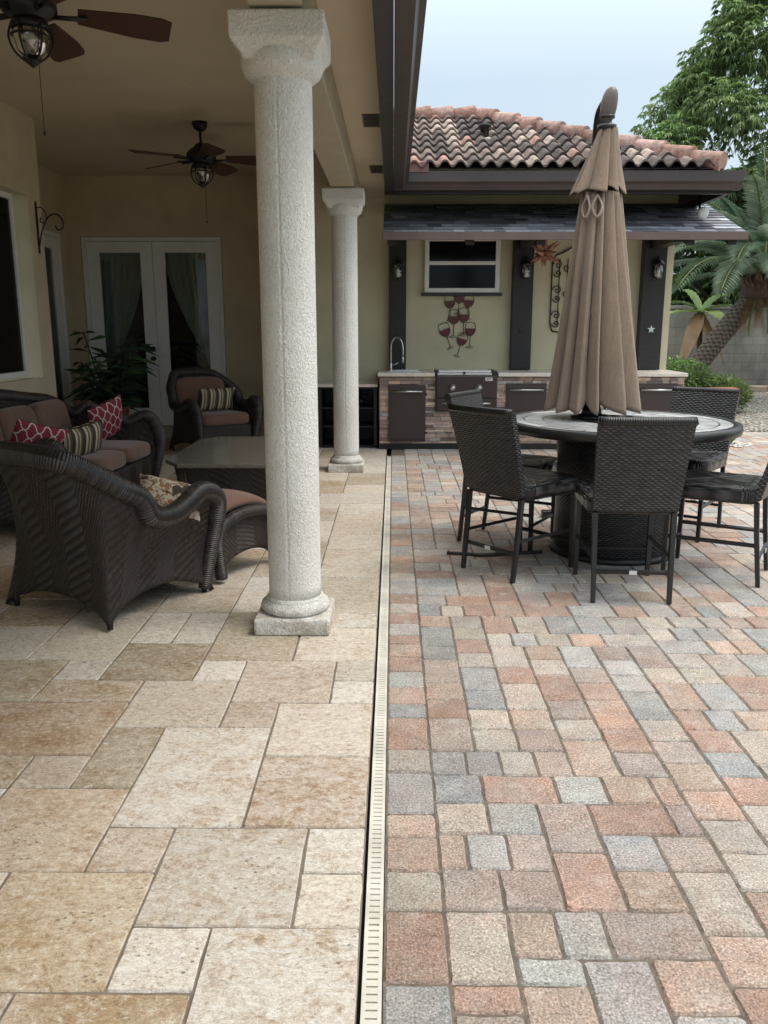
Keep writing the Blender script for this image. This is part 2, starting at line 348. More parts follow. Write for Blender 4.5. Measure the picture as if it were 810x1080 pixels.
M=dict(
 trav=m_travertine(), paver=m_paver(), column=m_column(),
 stuc=m_stucco('olive_stucco',(.66,.57,.41),s=40,bd=.008,st=.7), ceil=m_stucco('ceiling_stucco',(.64,.55,.41),s=26,bd=.006,st=.5,grime=.08),
 beam=m_stucco('beam_stucco',(.50,.45,.34),s=26,bd=.006,st=.5), kstuc=m_stucco('garden_stucco',(.66,.61,.43),s=45,bd=.006,st=.5),
 grout=simple('grout',(.20,.17,.14),.95,.3,20,.5,120), sand=simple('joint_sand',(.16,.135,.11),.95,.35,30,.6,200),
 drain=simple('cream_plastic',(.66,.63,.56),.6,.22,5,.2,200), black=simple('black_void',(.006,.006,.006),.9,.1,5,0),
 dbrown=simple('dark_brown_metal',(.022,.015,.014),.35,.12,4,.05,40), gut=simple('brown_gutter',(.062,.046,.044),.35,.15,3,.06,30),
 iron=simple('black_iron',(.012,.011,.011),.45,.2,20,.2,90), steel=simple('steel',(.62,.62,.62),.28,.06,20,.02,100,Metallic=1.0),
 tile=pigment('roof_tile_clay',.85,14,.75,.5,.006), shing=pigment('asphalt_shingle',.97,60,.5,.8,.003),
 stone=pigment('ledger_stone',.85,30,.35,.6,.008), soil=simple('soil',(.06,.045,.035),.95,.3,20,.6,60,.02),
 post=m_wood('dark_post_timber',(.010,.009,.010),(.026,.022,.022),.5), white=simple('white_paint',(.82,.82,.79),.45,.06,4,.03,60),
 wick=wicker('brown_wicker',(.032,.021,.018),(.085,.060,.052),.011,.030,.42), wickrim=wicker('rim_wicker',(.026,.020,.019),(.11,.088,.083),.5,.011,.36),
 wickh=wicker('herringbone_wicker',(.036,.024,.020),(.095,.068,.059),.012,.034,.45,True),
 wickb=wicker('black_wicker',(.018,.016,.0165),(.070,.067,.070),.0125,.036,.28), pipe=simple('black_tube_metal',(.018,.018,.019),.35,.2,10,.04,80),
 cush=m_cloth('brown_cushion_fabric',(.175,.096,.068)), umb=m_cloth('taupe_canvas',(.275,.204,.155),.08,2.5,300,.2,True), umbin=m_cloth('taupe_canvas_inside',(.34,.26,.21),.08),
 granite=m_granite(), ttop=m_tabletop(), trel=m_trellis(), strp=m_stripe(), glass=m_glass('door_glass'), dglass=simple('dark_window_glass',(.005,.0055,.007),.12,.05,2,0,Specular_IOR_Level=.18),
 curtain=m_cloth('curtain_fabric',(.6,.58,.5),.1,3), fol=m_foliage('leaf'), shade_fol=m_foliage('indoor_leaf',.4,.1),
 bark=simple('bark',(.10,.075,.055),.9,.3,10,.8,20,.03), palm=m_trunk(), terra=simple('terracotta',(.36,.13,.075),.8,.2,12,.3,80),
 wood=m_wood('walnut_blade',(.045,.020,.012),(.10,.045,.026),.4), appl=simple('brown_appliance_enamel',(.045,.031,.029),.32,.08,4,.02,50),
 counter=simple('cream_counter_stone',(.66,.61,.54),.35,.12,30,.1,100), pod=simple('taupe_plastic',(.11,.088,.075),.4,.08,3,.03,60),
 wallblk=None, gravel=None, wine=simple('wine_red_enamel',(.11,.014,.012),.35,.2,20,0), lamp=m_emit('lit_lamp',(1,.85,.6),6),
 jar=m_glass('lamp_glass',(.75,.75,.72),.6), copper=simple('aged_copper_glass',(.36,.17,.11),.4,.4,30,.2,60), pebble=pigment('pebble',.7,20,.15,.2), badge=simple('silver_badge',(.6,.6,.6),.3,.05,20,0))
def m_block():
    t=NT('block_wall'); o=t.tc(); s=t.sep(o)
    br=t.n.new('ShaderNodeTexBrick'); cmb=t.n.new('ShaderNodeCombineXYZ'); t.l.new(s[0],cmb.inputs[0]); t.l.new(s[2],cmb.inputs[1]); t.l.new(cmb.outputs[0],br.inputs['Vector'])
    br.inputs['Scale'].default_value=1; br.inputs['Brick Width'].default_value=.4; br.inputs['Row Height'].default_value=.2; br.inputs['Mortar Size'].default_value=.006
    br.inputs['Color1'].default_value=(.27,.26,.23,1); br.inputs['Color2'].default_value=(.31,.30,.265,1); br.inputs['Mortar'].default_value=(.2,.19,.17,1)
    st=t.ramp(t.noise(1.3,7,.7,vec=t.mapping(o,(1.4,1,.6))),[(.35,.62),(.65,1.1)])
    return t.done(t.mix(1.0,br.outputs['Color'],st,'MULTIPLY'),.92,t.bump(br.outputs['Fac'],.5,-.01))
def m_gravel():
    t=NT('pale_gravel'); v=t.n.new('ShaderNodeTexVoronoi'); v.inputs['Scale'].default_value=22; t.l.new(t.tc(),v.inputs['Vector'])
    s=t.n.new('ShaderNodeSeparateColor'); t.l.new(v.outputs['Color'],s.inputs[0])
    c=t.mix(s.outputs[0],(.30,.28,.24),(.70,.67,.60)); c=t.mix(t.ramp(v.outputs['Distance'],[(.3,0),(.6,1)]),c,(.12,.105,.085))
    c=t.mix(1.0,c,t.ramp(t.noise(1.5,5),[(.3,.8),(.7,1.2)]),'MULTIPLY')
    return t.done(c,.9,t.bump(v.outputs['Distance'],1,-.03))
M['wallblk']=m_block(); M['gravel']=m_gravel()
M['lawn']=simple('lawn_ground',(.07,.09,.035),.95,.35,6,.8,60,.03)

# ------------------------------------------------------------------ ground & floors
def st(name,mb,mat,**kw):
    o=mb.build(name,mat,**kw); o['kind']='structure'; return o
b=MB(); b.box(-120,120,-90,150,-.5,-.06); st('ground',b,M['lawn'])

def slab(mb,x0,x1,y0,y1,col,j=.003,inset=.005,dz=.006,tilt=.0015,r=.008,k=2,bow=0,R=rnd):
    """one paving unit: outline with knocked corners, bevelled rim and top; UVs unused"""
    cx,cy=(x0+x1)/2,(y0+y1)/2
    if r<.002: pts=[(x0,y0),(x1,y0),(x1,y1),(x0,y1)]
    else:
        pts=[(x0,y0+r),(x0+r*.3,y0+r*.3),(x0+r,y0)]
        for q in range(1,k): pts.append((x0+r+(x1-x0-2*r)*q/k,y0))
        pts+=[(x1-r,y0),(x1-r*.3,y0+r*.3),(x1,y0+r)]
        for q in range(1,k): pts.append((x1,y0+r+(y1-y0-2*r)*q/k))
        pts+=[(x1,y1-r),(x1-r*.3,y1-r*.3),(x1-r,y1)]
        for q in range(1,k): pts.append((x1-r-(x1-x0-2*r)*q/k,y1))
        pts+=[(x0+r,y1),(x0+r*.3,y1-r*.3),(x0,y1-r)]
        for q in range(1,k): pts.append((x0,y1-r-(y1-y0-2*r)*q/k))
    P=[(x+R.uniform(-j,j),y+R.uniform(-j,j)) for x,y in pts]
    ta,tb,tc=R.uniform(-tilt,tilt),R.uniform(-tilt,tilt),R.uniform(-tilt,tilt)
    n=len(P); base=len(mb.v)
    for x,y in P: mb.v.append((x,y,-dz))
    for x,y in P:
        d=max(math.hypot(cx-x,cy-y),1e-4); f=inset*1.4/d
        X,Y=x+(cx-x)*f,y+(cy-y)*f
        mb.v.append((X,Y,ta+tb*(X-cx)/.1+tc*(Y-cy)/.1))
    for i in range(n):
        i2=(i+1)%n; mb.face([base+i,base+i2,base+n+i2,base+n+i],col=col,smooth=False)
    mb.face([base+n+i for i in range(n)],col=col)

def pack(nx,ny,pre,sizes,R,brk=False):
    """cover an nx*ny cell grid: pre-placed rectangles, then random ones"""
    occ=[[False]*ny for _ in range(nx)]; out=list(pre); joint=set()
    for (i,j,w,h,*_) in pre:
        for q in range(j,j+h): joint.add((i,q)); joint.add((i+w,q))
    for (i,j,w,h,*_) in pre:
        for a in range(i,i+w):
            for c in range(j,j+h):
                if 0<=a<nx and 0<=c<ny: occ[a][c]=True
    for j in range(ny):
        for i in range(nx):
            if occ[i][j]: continue
            ss=sizes[:]; R.shuffle(ss)
            def run(x):
                k=0
                while k<9 and (x,j-1-k) in joint: k+=1
                return k
            ss=sorted(ss,key=lambda q:-q[2]*R.random()+(0 if not brk else .55*max(0,run(i+q[0])-1)+.4*max(0,run(i+q[0])+q[1]-4)))
            for w,h,_ in ss+[(2,1,0),(1,2,0),(1,1,0)]:
                if i+w>nx or j+h>ny: continue
                if all(not occ[a][c] for a in range(i,i+w) for c in range(j,j+h)):
                    # avoid leaving a one-cell sliver to the right
                    if w>1 and i+w<nx and not occ[i+w][j] and (i+w+1>=nx or occ[i+w+1][j]) and R.random()<.85 and (w,h)!=(2,1): continue
                    for a in range(i,i+w):
                        for c in range(j,j+h): occ[a][c]=True
                    out.append((i,j,w,h,None)); [joint.update(((i,q),(i+w,q))) for q in range(j,j+h)]; break
    return out
def mulc(c,f): return tuple(min(1,x*f) for x in c)
# travertine
TC=[(.47,.40,.30),(.52,.45,.35),(.40,.31,.21),(.44,.35,.25),(.34,.28,.19),(.56,.50,.41),(.38,.27,.17),(.50,.42,.33)]
def desat(c,k=.25):
    g=(c[0]+c[1]+c[2])/3; return tuple(x*(1-k)+g*k for x in c)
W_=(.66,.61,.55); CR=(.60,.53,.43); OL=(.30,.25,.165); BR=(.37,.27,.165); TN=(.50,.41,.315); GR=(.50,.45,.39); LG=(.58,.54,.49); CB=(.62,.585,.53)
# cell -1 (next to the drain) is index 0 of the pack grid; row r -> index r+13
OFF=14
pre=[(-1,-3,2,4,LG),(0,1,2,2,GR),(-1,2,1,1,CB),(-1,1,1,1,CR),(1,0,1,1,W_),(1,-2,2,2,BR),(2,0,2,2,(.46,.365,.245)),(2,2,1,1,TN),(3,2,2,2,(.47,.37,.27)),
 (1,3,2,3,(.60,.55,.49)),(-1,3,2,2,(.50,.40,.31)),(-1,5,2,2,CR),(3,4,1,2,OL),(4,4,1,1,(.46,.38,.28)),(4,5,3,2,(.36,.25,.155)),(2,6,2,2,(.50,.43,.335)),(1,6,1,1,(.44,.36,.27)),
 (0,7,2,2,(.48,.39,.30)),(-1,8,1,1,(.50,.45,.37)),(-1,7,1,1,CB),(2,8,1,1,W_),(3,8,2,2,OL),(4,7,2,1,(.42,.35,.25)),(5,8,1,1,(.55,.51,.45)),(3,10,1,2,(.56,.52,.45)),(1,9,2,3,(.37,.31,.22)),
 (-1,9,2,2,CR),(2,9,1,1,(.42,.34,.24)),(1,11,1,1,(.45,.38,.29))]
pre=[(i,j,w,h,c) for (i,j,w,h,c) in pre if not (i,j,w,h)==(2,9,1,1) and not (i,j,w,h)==(1,11,1,1)]
P2=[(i+1,j+OFF,w,h,c) for (i,j,w,h,c) in pre]
R1=random.Random(11)
cells=pack(24,66,P2,[(2,2,3),(2,3,3),(3,2,3),(1,1,1.2),(2,1,2),(1,2,1.5)],R1)
b=MB(); px,py=.1975,.209
def tx(k): k-=1; return -.077 if k<0 else -.248-px*k
for (i,j,w,h,c) in cells:
    xa,xb=tx(i+w),tx(i); ya=1.575+py*(j-OFF); yb=ya+py*h
    if xa<-4.75 : continue
    if ya>12.15: continue
    if c is None:
        c=mulc(R1.choice(TC),R1.uniform(.9,1.12))
        if xb>-1.4 and R1.random()<.6: c=mulc(R1.choice([CR,CB,TN,LG]),R1.uniform(.92,1.05))
    g=.0035
    slab(b,xa+g,xb-g,ya+g,yb-g,mulc(desat(c,.30) if c[2]/c[0]>.6 else desat(c,.05),1.2),j=.002,inset=.003,dz=.005,tilt=.0006,r=.004,k=4,R=R1)
st('travertine_floor',b,M['trav'])
b=MB(); b.box(-4.8,-.077,-1.6,12.4,-.06,-.0052); st('grout_bed',b,M['grout'])
# channel drain
t=thing('channel_drain','long cream slotted drain strip between the travertine and the pavers','drain',(-.045,1,0))
b=MB(); L0=-2.2; L1=8.385
b.box(-.0225,-.013,L0,L1,-.03,.001); b.box(.0135,.0225,L0,L1,-.03,.001)
y=L0
kk=0
while y<L1-.02:
    kk+=1; b.box(-.013,.0135,y,y+(.0175 if kk%45 else .0145),-.02,.0005+(0 if kk%45 else .001)); y+=.0222
b.build('grate',M['drain'],t,bevel=0)
b=MB(); b.box(-.036,.026,L0,L1,-.058,-.032); b.box(-.037,-.0225,L0,L1,-.032,-.02); b.build('channel',M['black'],t)
# pavers
PC=[((.47,.295,.215),2.8),((.50,.36,.27),3.2),((.50,.43,.355),2.4),((.36,.37,.375),2.2),((.43,.425,.405),2.4),((.56,.50,.42),1.4),((.42,.33,.285),2),((.47,.42,.37),2.6)]
def pcol(R):
    tot=sum(w for _,w in PC); q=R.random()*tot
    for c,w in PC:
        q-=w
        if q<=0: break
    g=R.uniform(.76,1.06); return tuple(x*g*R.uniform(.985,1.015) for x in desat(c,.26))
b=MB(); R2=random.Random(5); u=.0785; uy=.0815
prep=[(0,3,2,3),(5,4,3,2),(3.5,4,1.5,2),(2,4,1.5,2),(8,5,2,3),(2,6,2,2),(4,6,2,3),(1,8,3,2),(6,2,2,2),(4,1,2,3)]
ix=[(0,3,2,3),(5,4,3,2),(2,4,3,2),(8,5,2,3),(2,6,2,2),(4,6,2,3),(1,8,3,2),(6,2,2,2),(4,1,2,3),(6,6,2,2)]
X0=.131; Y0=1.606-3*uy; NJ=34
pc=pack(112,132+NJ,[(i,j+NJ,w,h,None) for i,j,w,h in ix],[(3,2,3.3),(2,3,2.3),(2,2,2.6)],R2,True)
for (i,j,w,h,c) in pc:
    xa=X0+u*i; ya=Y0+uy*(j-NJ); g=.0012
    if ya+uy*h>11.72: continue
    if xa>3.6 and ya>12: continue
    near=ya<5
    def one(x0,x1,y0,y1): slab(b,x0+g,x1-g,y0+g,y1-g,pcol(R2),j=.0022,inset=.0055,dz=.008,tilt=.0016,r=.010,k=3 if near else 1,R=R2)
    if (w,h)==(3,2) and R2.random()<.38 and (i,j-NJ)!=(5,4) or (i,j-NJ)==(2,4):
        m=xa+u*1.5; one(xa,m,ya,ya+uy*2); one(m,xa+u*3,ya,ya+uy*2)
    else: one(xa,xa+u*w,ya,ya+uy*h)
y=-1.4
while y<9.4:
    h=R2.choice([.157,.157,.24,.157,.118]); g=.002
    slab(b,-.018,.129,y+g,y+h-g,pcol(R2),j=.0018,inset=.005,dz=.007,tilt=.001,r=.009,k=3,R=R2); y+=h
# border course across the foot of the kitchen, left of the drain end
x=-.9
st('paver_patio',b,M['paver'])
b=MB(); b.box(-.02,9.2,-1.6,11.7,-.06,-.0055); st('sand_bed',b,M['sand'])
b=MB(); b.box(3.6,16,11.7,18.6,-.06,.012); st('gravel_ground',b,M['gravel'])
b=MB()
x=3.6
while x<16: b.box(x,x+.57,18.6,18.85,-.05,.14); x+=.58
tag(b.build('garden_kerb',simple('kerb_stone',(.40,.31,.25),.85,.2,4,.3,40),bevel=.01),'pinkish kerb along the far side of the pale gravel','kerb')
b=MB(); b.box(3.6,16,18.85,20,-.05,.08); st('planting_soil',b,M['soil'])
b=MB(); b.box(3.4,18,20,20.2,-.1,1.82); b.box(3.4,18,19.97,20.23,1.82,1.9)
tag(b.build('garden_wall',M['wallblk'],bevel=.006),'weathered grey block boundary wall behind the palm','wall')

# ------------------------------------------------------------------ columns
def column(x,y,label,seam):
    t=thing('column',label,'column',(x,y,0),0,'white textured patio columns')
    b=MB(); b.box(-.181,.181,-.181,.181,0,.082); b.build('plinth',M['column'],t,bevel=.012)
    b=MB(); b.lathe([(.15,.080),(.163,.09),(.171,.105),(.163,.125),(.145,.135),(.14,.142),(.14,.150),(.13,.158)],40); b.build('base_ring',M['column'],t)
    prof=[]
    n=80
    def f(an,z):
        d=abs((an-seam+PI)%(2*PI)-PI); return 1-.035*math.exp(-(d/.022)**2)
    b=MB(); zz=.15
    while zz<2.52: prof.append((.1275-.002*zz/2.5,zz)); zz+=.059
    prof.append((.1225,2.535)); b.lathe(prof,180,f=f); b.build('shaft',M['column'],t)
    b=MB(); b.lathe([(.122,2.47),(.135,2.475),(.165,2.50),(.178,2.53),(.18,2.56),(.17,2.585)],48)
    b.build('echinus',M['column'],t)
    b=MB()
    pr=[(.150,2.535),(.160,2.56),(.180,2.585),(.195,2.602),(.197,2.702),(.170,2.7035),(.165,2.716)]
    base=len(b.v)
    for r,z in pr: b.add([(-r,-r,z),(r,-r,z),(r,r,z),(-r,r,z)])
    for i in range(len(pr)-1):
        for k in range(4): b.face([base+i*4+k,base+i*4+(k+1)%4,base+(i+1)*4+(k+1)%4,base+(i+1)*4+k])
    b.face([3,2,1,0]); n4=(len(pr)-1)*4; b.face([n4,n4+1,n4+2,n4+3])
    b.build('capital',M['column'],t,bevel=.008)
    return t
column(-.482,3.935,'nearer white rough-plaster column with square base beside the wicker ottoman',-PI/2-.12)
column(-.478,8.465,'farther white rough-plaster column standing near the outdoor kitchen',-PI/2)

# ------------------------------------------------------------------ house shell
ZC=3.46
b=MB(); b.box(-6,-.38,-2.5,12.3,ZC,ZC+.12); st('ceiling',b,M['ceil'])
b=MB(); b.box(-.593,-.374,-2.5,10.645,2.717,ZC-.002); st('porch_beam',b,M['beam'],bevel=.006)
b=MB(); b.box(-.372,-.098,-2.5,10.64,2.95,3.0); st('soffit',b,M['ceil'])
# patio roof covering (sloping slab behind the gutter)
b=MB(); n=b.add([(-.09,-2.5,3.03),(-.09,10.6,3.03),(-.375,10.6,3.60),(-.375,-2.5,3.60),(-6,12.4,5.6),(-6,-2.5,5.6)])
b.face([n,n+1,n+2,n+3]); b.face([n+3,n+2,n+4,n+5])
st('patio_roof',b,M['terra'])
t=thing('soffit_vent','','vent'); bpy.data.objects.remove(t)
vn=[(3.95,'nearest dark louvred vent in the porch soffit'),(6.75,'middle dark louvred vent in the porch soffit'),(8.75,'farthest dark louvred vent in the porch soffit')]
for vy,lb in vn:
    t=thing('soffit_vent',lb,'vent',(-.17,vy,2.949),0,'dark vents along the porch soffit')
    b=MB(); b.box(-.065,.065,-.2,.2,-.004,.0); b.build('vent_panel',M['dbrown'],t)
    b=MB()
    for k in range(7): b.box(-.05,.05,-.17+k*.052,-.15+k*.052,-.009,-.004)
    b.build('louvre',M['gut'],t)
def gutter_profile(): return [(0,.0),(.0,.17),(.012,.17),(.012,.012),(.085,.012),(.105,.06),(.135,.085),(.135,.165),(.125,.17),(.128,.178),(.150,.178),(.150,.075),(.115,.05),(.095,0)]
# patio gutter along Y
t=thing('patio_gutter','dark brown gutter and fascia running overhead along the covered patio','gutter')
pr=gutter_profile()
b=MB(); P=[(-.0+x,z+2.83) for x,z in pr]; base=len(b.v); k=len(P)
for yy in (-2.5,9.18): b.add([(x,yy,z) for x,z in P])
for i in range(k):
    j=(i+1)%k; b.face([base+i,base+j,base+k+j,base+k+i])
b.build('trough',M['gut'],t)
b=MB(); b.box(-.094,-.002,-2.5,9.18,2.80,3.02); b.build('fascia_board',M['dbrown'],t,bevel=.004)
t=thing('kitchen_gutter','dark brown gutter along the eave of the tiled roof above the awning','gutter')
b=MB(); P=[(9.345-x,z+2.83) for x,z in pr]; base=len(b.v)
for i,xx in enumerate((.0,3.62)): b.add([(xx+(x-9.345+.0)*0,x,z) for x,z in P])
for i in range(k):
    j=(i+1)%k; b.face([base+i,base+k+i,base+k+j,base+j])
b.face([base+k+i for i in range(k)])
b.build('trough',M['gut'],t)
b=MB(); b.box(-.10,3.56,9.35,9.40,2.80,3.02); b.box(3.50,3.56,9.402,13.0,2.80,3.02); b.build('fascia_board',M['dbrown'],t,bevel=.004)
b=MB(); b.box(-.094,.36,9.185,9.2,2.995,3.09); b.build('end_flashing',simple('flashing',(.17,.09,.075),.5,.1,5,.05,50),t)
# walls
def wall_with_hole(b,ax,c0,c1,a0,a1,z0,z1,h):
    """box wall with rectangular hole; ax='y' wall runs in Y (thickness c0..c1 in x)"""
    ha0,ha1,hz0,hz1=h
    for (p0,p1,q0,q1) in ((a0,ha0,z0,z1),(ha1,a1,z0,z1),(ha0,ha1,z0,hz0),(ha0,ha1,hz1,z1)):
        if p1-p0<.001 or q1-q0<.001: continue
        if ax=='y': b.box(c0,c1,p0,p1,q0,q1)
        else: b.box(p0,p1,c0,c1,q0,q1)
t=thing('house_wall','tan stucco house wall of the covered patio with window and door openings','wall')
b=MB(); wall_with_hole(b,'y',-3.85,-3.6,-2.5,8.95,0,ZC-.002,(5.6,8.64,.93,2.70)); b.build('side_wall',M['stuc'],t)
b=MB(); wall_with_hole(b,'y',-4.8,-4.56,8.95,12.40,0,ZC-.002,(10.3,11.78,.0,2.66)); b.box(-4.56,-3.86,8.70,8.948,0,ZC-.002); b.build('recess_wall',M['stuc'],t)
b=MB(); b.box(-1.30,-1.102,10.652,12.158,0,ZC-.002); b.build('return_wall',M['stuc'],t)
b=MB(); wall_with_hole(b,'x',12.16,12.40,-4.558,-1.1,0,ZC-.002,(-4.385,-2.405,.0,2.66)); b.build('back_wall',M['stuc'],t)
# window side
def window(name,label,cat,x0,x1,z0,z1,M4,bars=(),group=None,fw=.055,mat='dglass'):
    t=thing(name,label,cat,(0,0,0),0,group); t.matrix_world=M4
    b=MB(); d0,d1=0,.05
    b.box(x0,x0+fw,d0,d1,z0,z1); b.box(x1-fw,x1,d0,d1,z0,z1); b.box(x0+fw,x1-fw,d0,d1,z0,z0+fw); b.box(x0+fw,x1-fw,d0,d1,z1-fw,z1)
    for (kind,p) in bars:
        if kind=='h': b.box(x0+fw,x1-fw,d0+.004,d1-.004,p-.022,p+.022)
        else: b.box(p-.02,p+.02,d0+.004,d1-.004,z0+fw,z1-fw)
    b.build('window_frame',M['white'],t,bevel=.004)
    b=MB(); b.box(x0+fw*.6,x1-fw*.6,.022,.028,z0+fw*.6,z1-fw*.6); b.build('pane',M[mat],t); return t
RZ=Matrix.Rotation
w=window('picture_window','large white-framed dark window in the tan wall above the sofa','window',-8.46,-5.7,.95,2.68,Matrix.Translation((-3.72,0,0))@RZ(-PI/2,4,'Z')@Matrix.Diagonal((1,1,1,1)))
# rotated -90deg: local x -> world -y ; so local x in [-8.46,-5.7] spans y 5.7..8.46
w=window('kitchen_window','small white sliding window in the kitchen wall above the wine glass art','window',.378,1.297,1.84,2.50,Matrix.Translation((0,10.585,0)),bars=(('h',2.19),))
b=MB(); b.box(.34,1.33,10.57,10.64,1.80,1.838); b.build('window_sill',M['dbrown'],w,loc=(0,-10.585,0))
# french doors
def french(name,label,x0,x1,ztop,M4,leaves,cur=True):
    t=thing(name,label,'door'); t.matrix_world=M4
    b=MB(); b.box(x0,x0+.055,0,.1,0,ztop); b.box(x1-.055,x1,0,.1,0,ztop); b.box(x0+.055,x1-.055,0,.1,ztop-.055,ztop); b.build('door_frame',M['white'],t,bevel=.004)
    wd=(x1-x0-.11)/leaves
    for i in range(leaves):
        a=x0+.055+i*wd+.003; c=a+wd-.006; s=.17; 
        b=MB(); b.box(a,a+s,.03,.075,.012,ztop-.06); b.box(c-s,c,.03,.075,.012,ztop-.06); b.box(a+s,c-s,.03,.075,.012,.27); b.box(a+s,c-s,.03,.075,ztop-.06-.15,ztop-.06)
        lf=b.build('door_leaf',M['white'],t,bevel=.006)
        b=MB(); b.box(a+s-.01,c-s+.01,.05,.056,.25,ztop-.2); b.build('pane',M['glass'],lf)
        if leaves==1 or i==0:
            b=MB()
            for zz in (.98,1.12):
                b.lathe([(.0,0),(.032,0),(.034,.01),(.02,.02),(.02,.05),(.03,.06),(.028,.08),(0,.085)],16,M=Matrix.Translation((c-.055,.03,zz))@RZ(PI/2,4,'X'))
            b.build('handle',M['iron'],lf)
        if cur:
            b=MB(); aa,cc=a+s-.03,c-s+.03; left=(i==0)
            def fn(u,v):
                z=ztop-.2-v*1.45
                k=v**1.7
                if left: xl=aa; xr=cc-(cc-aa-.16)*k*1.0
                else: xl=aa+(cc-aa-.10)*k; xr=cc
                x=xl+(xr-xl)*u
                sag=0
                return (x,.13+.022*math.sin(u*2*PI*7+v*2)+.01*math.sin(u*31),z-(.35*(u if not left else (1-u))*v*v if True else 0))
            b.grid(fn,84,30,(1,1.5)); b.build('curtain',M['curtain'],t)
            b=MB(); 
    return t
french('french_door','double white glazed door with tied back curtains in the back wall of the patio',-4.375,-2.415,2.655,Matrix.Translation((0,12.17,0)),2)
french('side_door','narrow white glazed door in the shaded recess behind the potted plant',-11.77,-10.31,2.655,Matrix.Translation((-4.61,0,0))@RZ(-PI/2,4,'Z'),1,False)
b=MB(); # dark interior rooms
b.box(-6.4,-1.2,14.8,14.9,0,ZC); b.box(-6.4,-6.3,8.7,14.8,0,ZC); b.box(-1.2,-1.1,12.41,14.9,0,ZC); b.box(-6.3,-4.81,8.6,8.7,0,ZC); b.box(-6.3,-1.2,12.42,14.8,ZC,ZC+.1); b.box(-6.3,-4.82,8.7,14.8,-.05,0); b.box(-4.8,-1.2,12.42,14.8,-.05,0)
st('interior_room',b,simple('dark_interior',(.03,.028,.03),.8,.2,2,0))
t=thing('interior_lamp','small lit lamp glowing behind the left curtain of the french door','lamp',(-4.05,12.9,2.05))
b=MB(); b.lathe([(0,-.03),(.02,-.02),(.024,0),(.016,.025),(0,.04)],12); b.lathe([(0,-.03),(.02,-.02),(.024,0),(.016,.025),(0,.04)],12,M=Matrix.Translation((.07,0,.02))); b.build('bulb',M['lamp'],t)
b=MB(); b.tube([(.035,0,-.12),(.035,0,1.35)],.008); b.tube([(0,0,-.03),(0,0,-.08),(.035,0,-.12),(.07,0,-.08),(.07,0,-.01)],.006); b.build('lamp_stem',M['iron'],t)

# kitchen building
t=thing('kitchen_building','olive stucco building with a barrel tiled hip roof behind the outdoor kitchen','building')
b=MB(); wall_with_hole(b,'x',10.65,10.85,-1.1,3.42,0,3.12,(.40,1.28,1.86,2.48)); b.box(3.22,3.42,10.85,15,0,3.12); b.build('wall',M['kstuc'],t)
b=MB(); b.box(-1.1,-.1,10.652,10.85,3.122,3.45); b.build('upper_wall',M['kstuc'],t)
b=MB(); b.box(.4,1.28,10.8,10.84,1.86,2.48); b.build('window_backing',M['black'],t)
b=MB(); b.box(-.1,3.50,9.401,10.648,3.00,3.02); b.box(3.422,3.5,10.65,13,3.0,3.02); b.build('eave_soffit',M['dbrown'],t)
# roof tiles
PS=.425; EY=9.16; EX=3.40; EZ=3.03; RT=2.36
R3=random.Random(3)
def tcol(R):
    q=R.random()
    if q<.40: c=(.10,.082,.075)
    elif q<.74: c=(.19,.145,.125)
    elif q<.9: c=(.33,.27,.225)
    else: c=(.28,.165,.135)
    return mulc(c,R.uniform(.8,1.2))
b=MB(); TWd=.158; nc=8; CL=RT/nc
ntile=60
for j in range(nc):
    y0=EY+CL*j; y1=EY+CL*(j+1)+.035
    for i in range(ntile):
        x1=EX+.05-TWd*i; x0=x1-TWd
        if x0<-.06: break
        if x0+TWd*.5>EX-(y0+CL*.4-EY)+.05: continue
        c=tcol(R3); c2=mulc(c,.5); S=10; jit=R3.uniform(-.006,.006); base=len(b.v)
        for row,(yy,lift) in enumerate(((y0+jit,.034),(y1,.0))):
            for k in range(S+1):
                s_=k/S; a=s_*2*PI
                hh=.048*max(0,math.cos((a-PI)*.78))**.62 if math.cos((a-PI)*.78)>0 else -.012*abs(math.cos((a-PI)*.78))
                b.v.append((x0+TWd*s_,yy,EZ+PS*(yy-EY)+hh+lift))
        for k in range(S):
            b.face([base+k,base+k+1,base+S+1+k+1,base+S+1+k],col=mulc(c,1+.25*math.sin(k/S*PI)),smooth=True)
        n2=len(b.v)
        for k in range(S+1):
            q=b.v[base+k]; b.v.append((q[0],q[1]+.002,q[2]-.02))
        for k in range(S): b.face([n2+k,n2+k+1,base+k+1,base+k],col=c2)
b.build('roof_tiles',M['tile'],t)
b=MB() # underlay + side and rear slopes
RY=EY+RT; RZ_=EZ+PS*RT
n=b.add([(-.1,EY+.03,EZ-.01),(EX,EY+.03,EZ-.01),(EX-RT,RY,RZ_-.01),(-.1,RY,RZ_-.01),(EX,EY+2*RT,EZ-.01),(-.1,EY+2*RT,EZ-.01)])
b.face([n,n+1,n+2,n+3],col=(.06,.05,.05)); b.face([n+1,n+4,n+2],col=(.3,.2,.16)); b.face([n+3,n+2,n+4,n+5],col=(.2,.16,.14))
b.build('roof_deck',M['tile'],t)
b=MB()
def caps(p,q,m):
    p,q=Vector(p),Vector(q); d=(q-p)
    for i in range(m):
        a=p+d*(i/m)+Vector((0,0,.022)); e=p+d*((i+1)/m+.02); c=mulc(R3.choice([(.36,.225,.19),(.32,.19,.155),(.40,.27,.235)]),R3.uniform(.8,1.15))
        b.tube([a,a+(e-a)*.5,e],[.098,.088,.076],12,col=c)
caps((EX-.02,EY+.03,EZ+.035),(EX-RT,RY,RZ_+.035),10)
caps((EX-RT,RY,RZ_+.035),(-.1,RY,RZ_+.035),4)
b.build('ridge_caps',M['tile'],t)
t2=thing('roof_vent_pipe','short dark vent pipe standing out of the roof tiles','vent',(1.05,10.4,3.58))
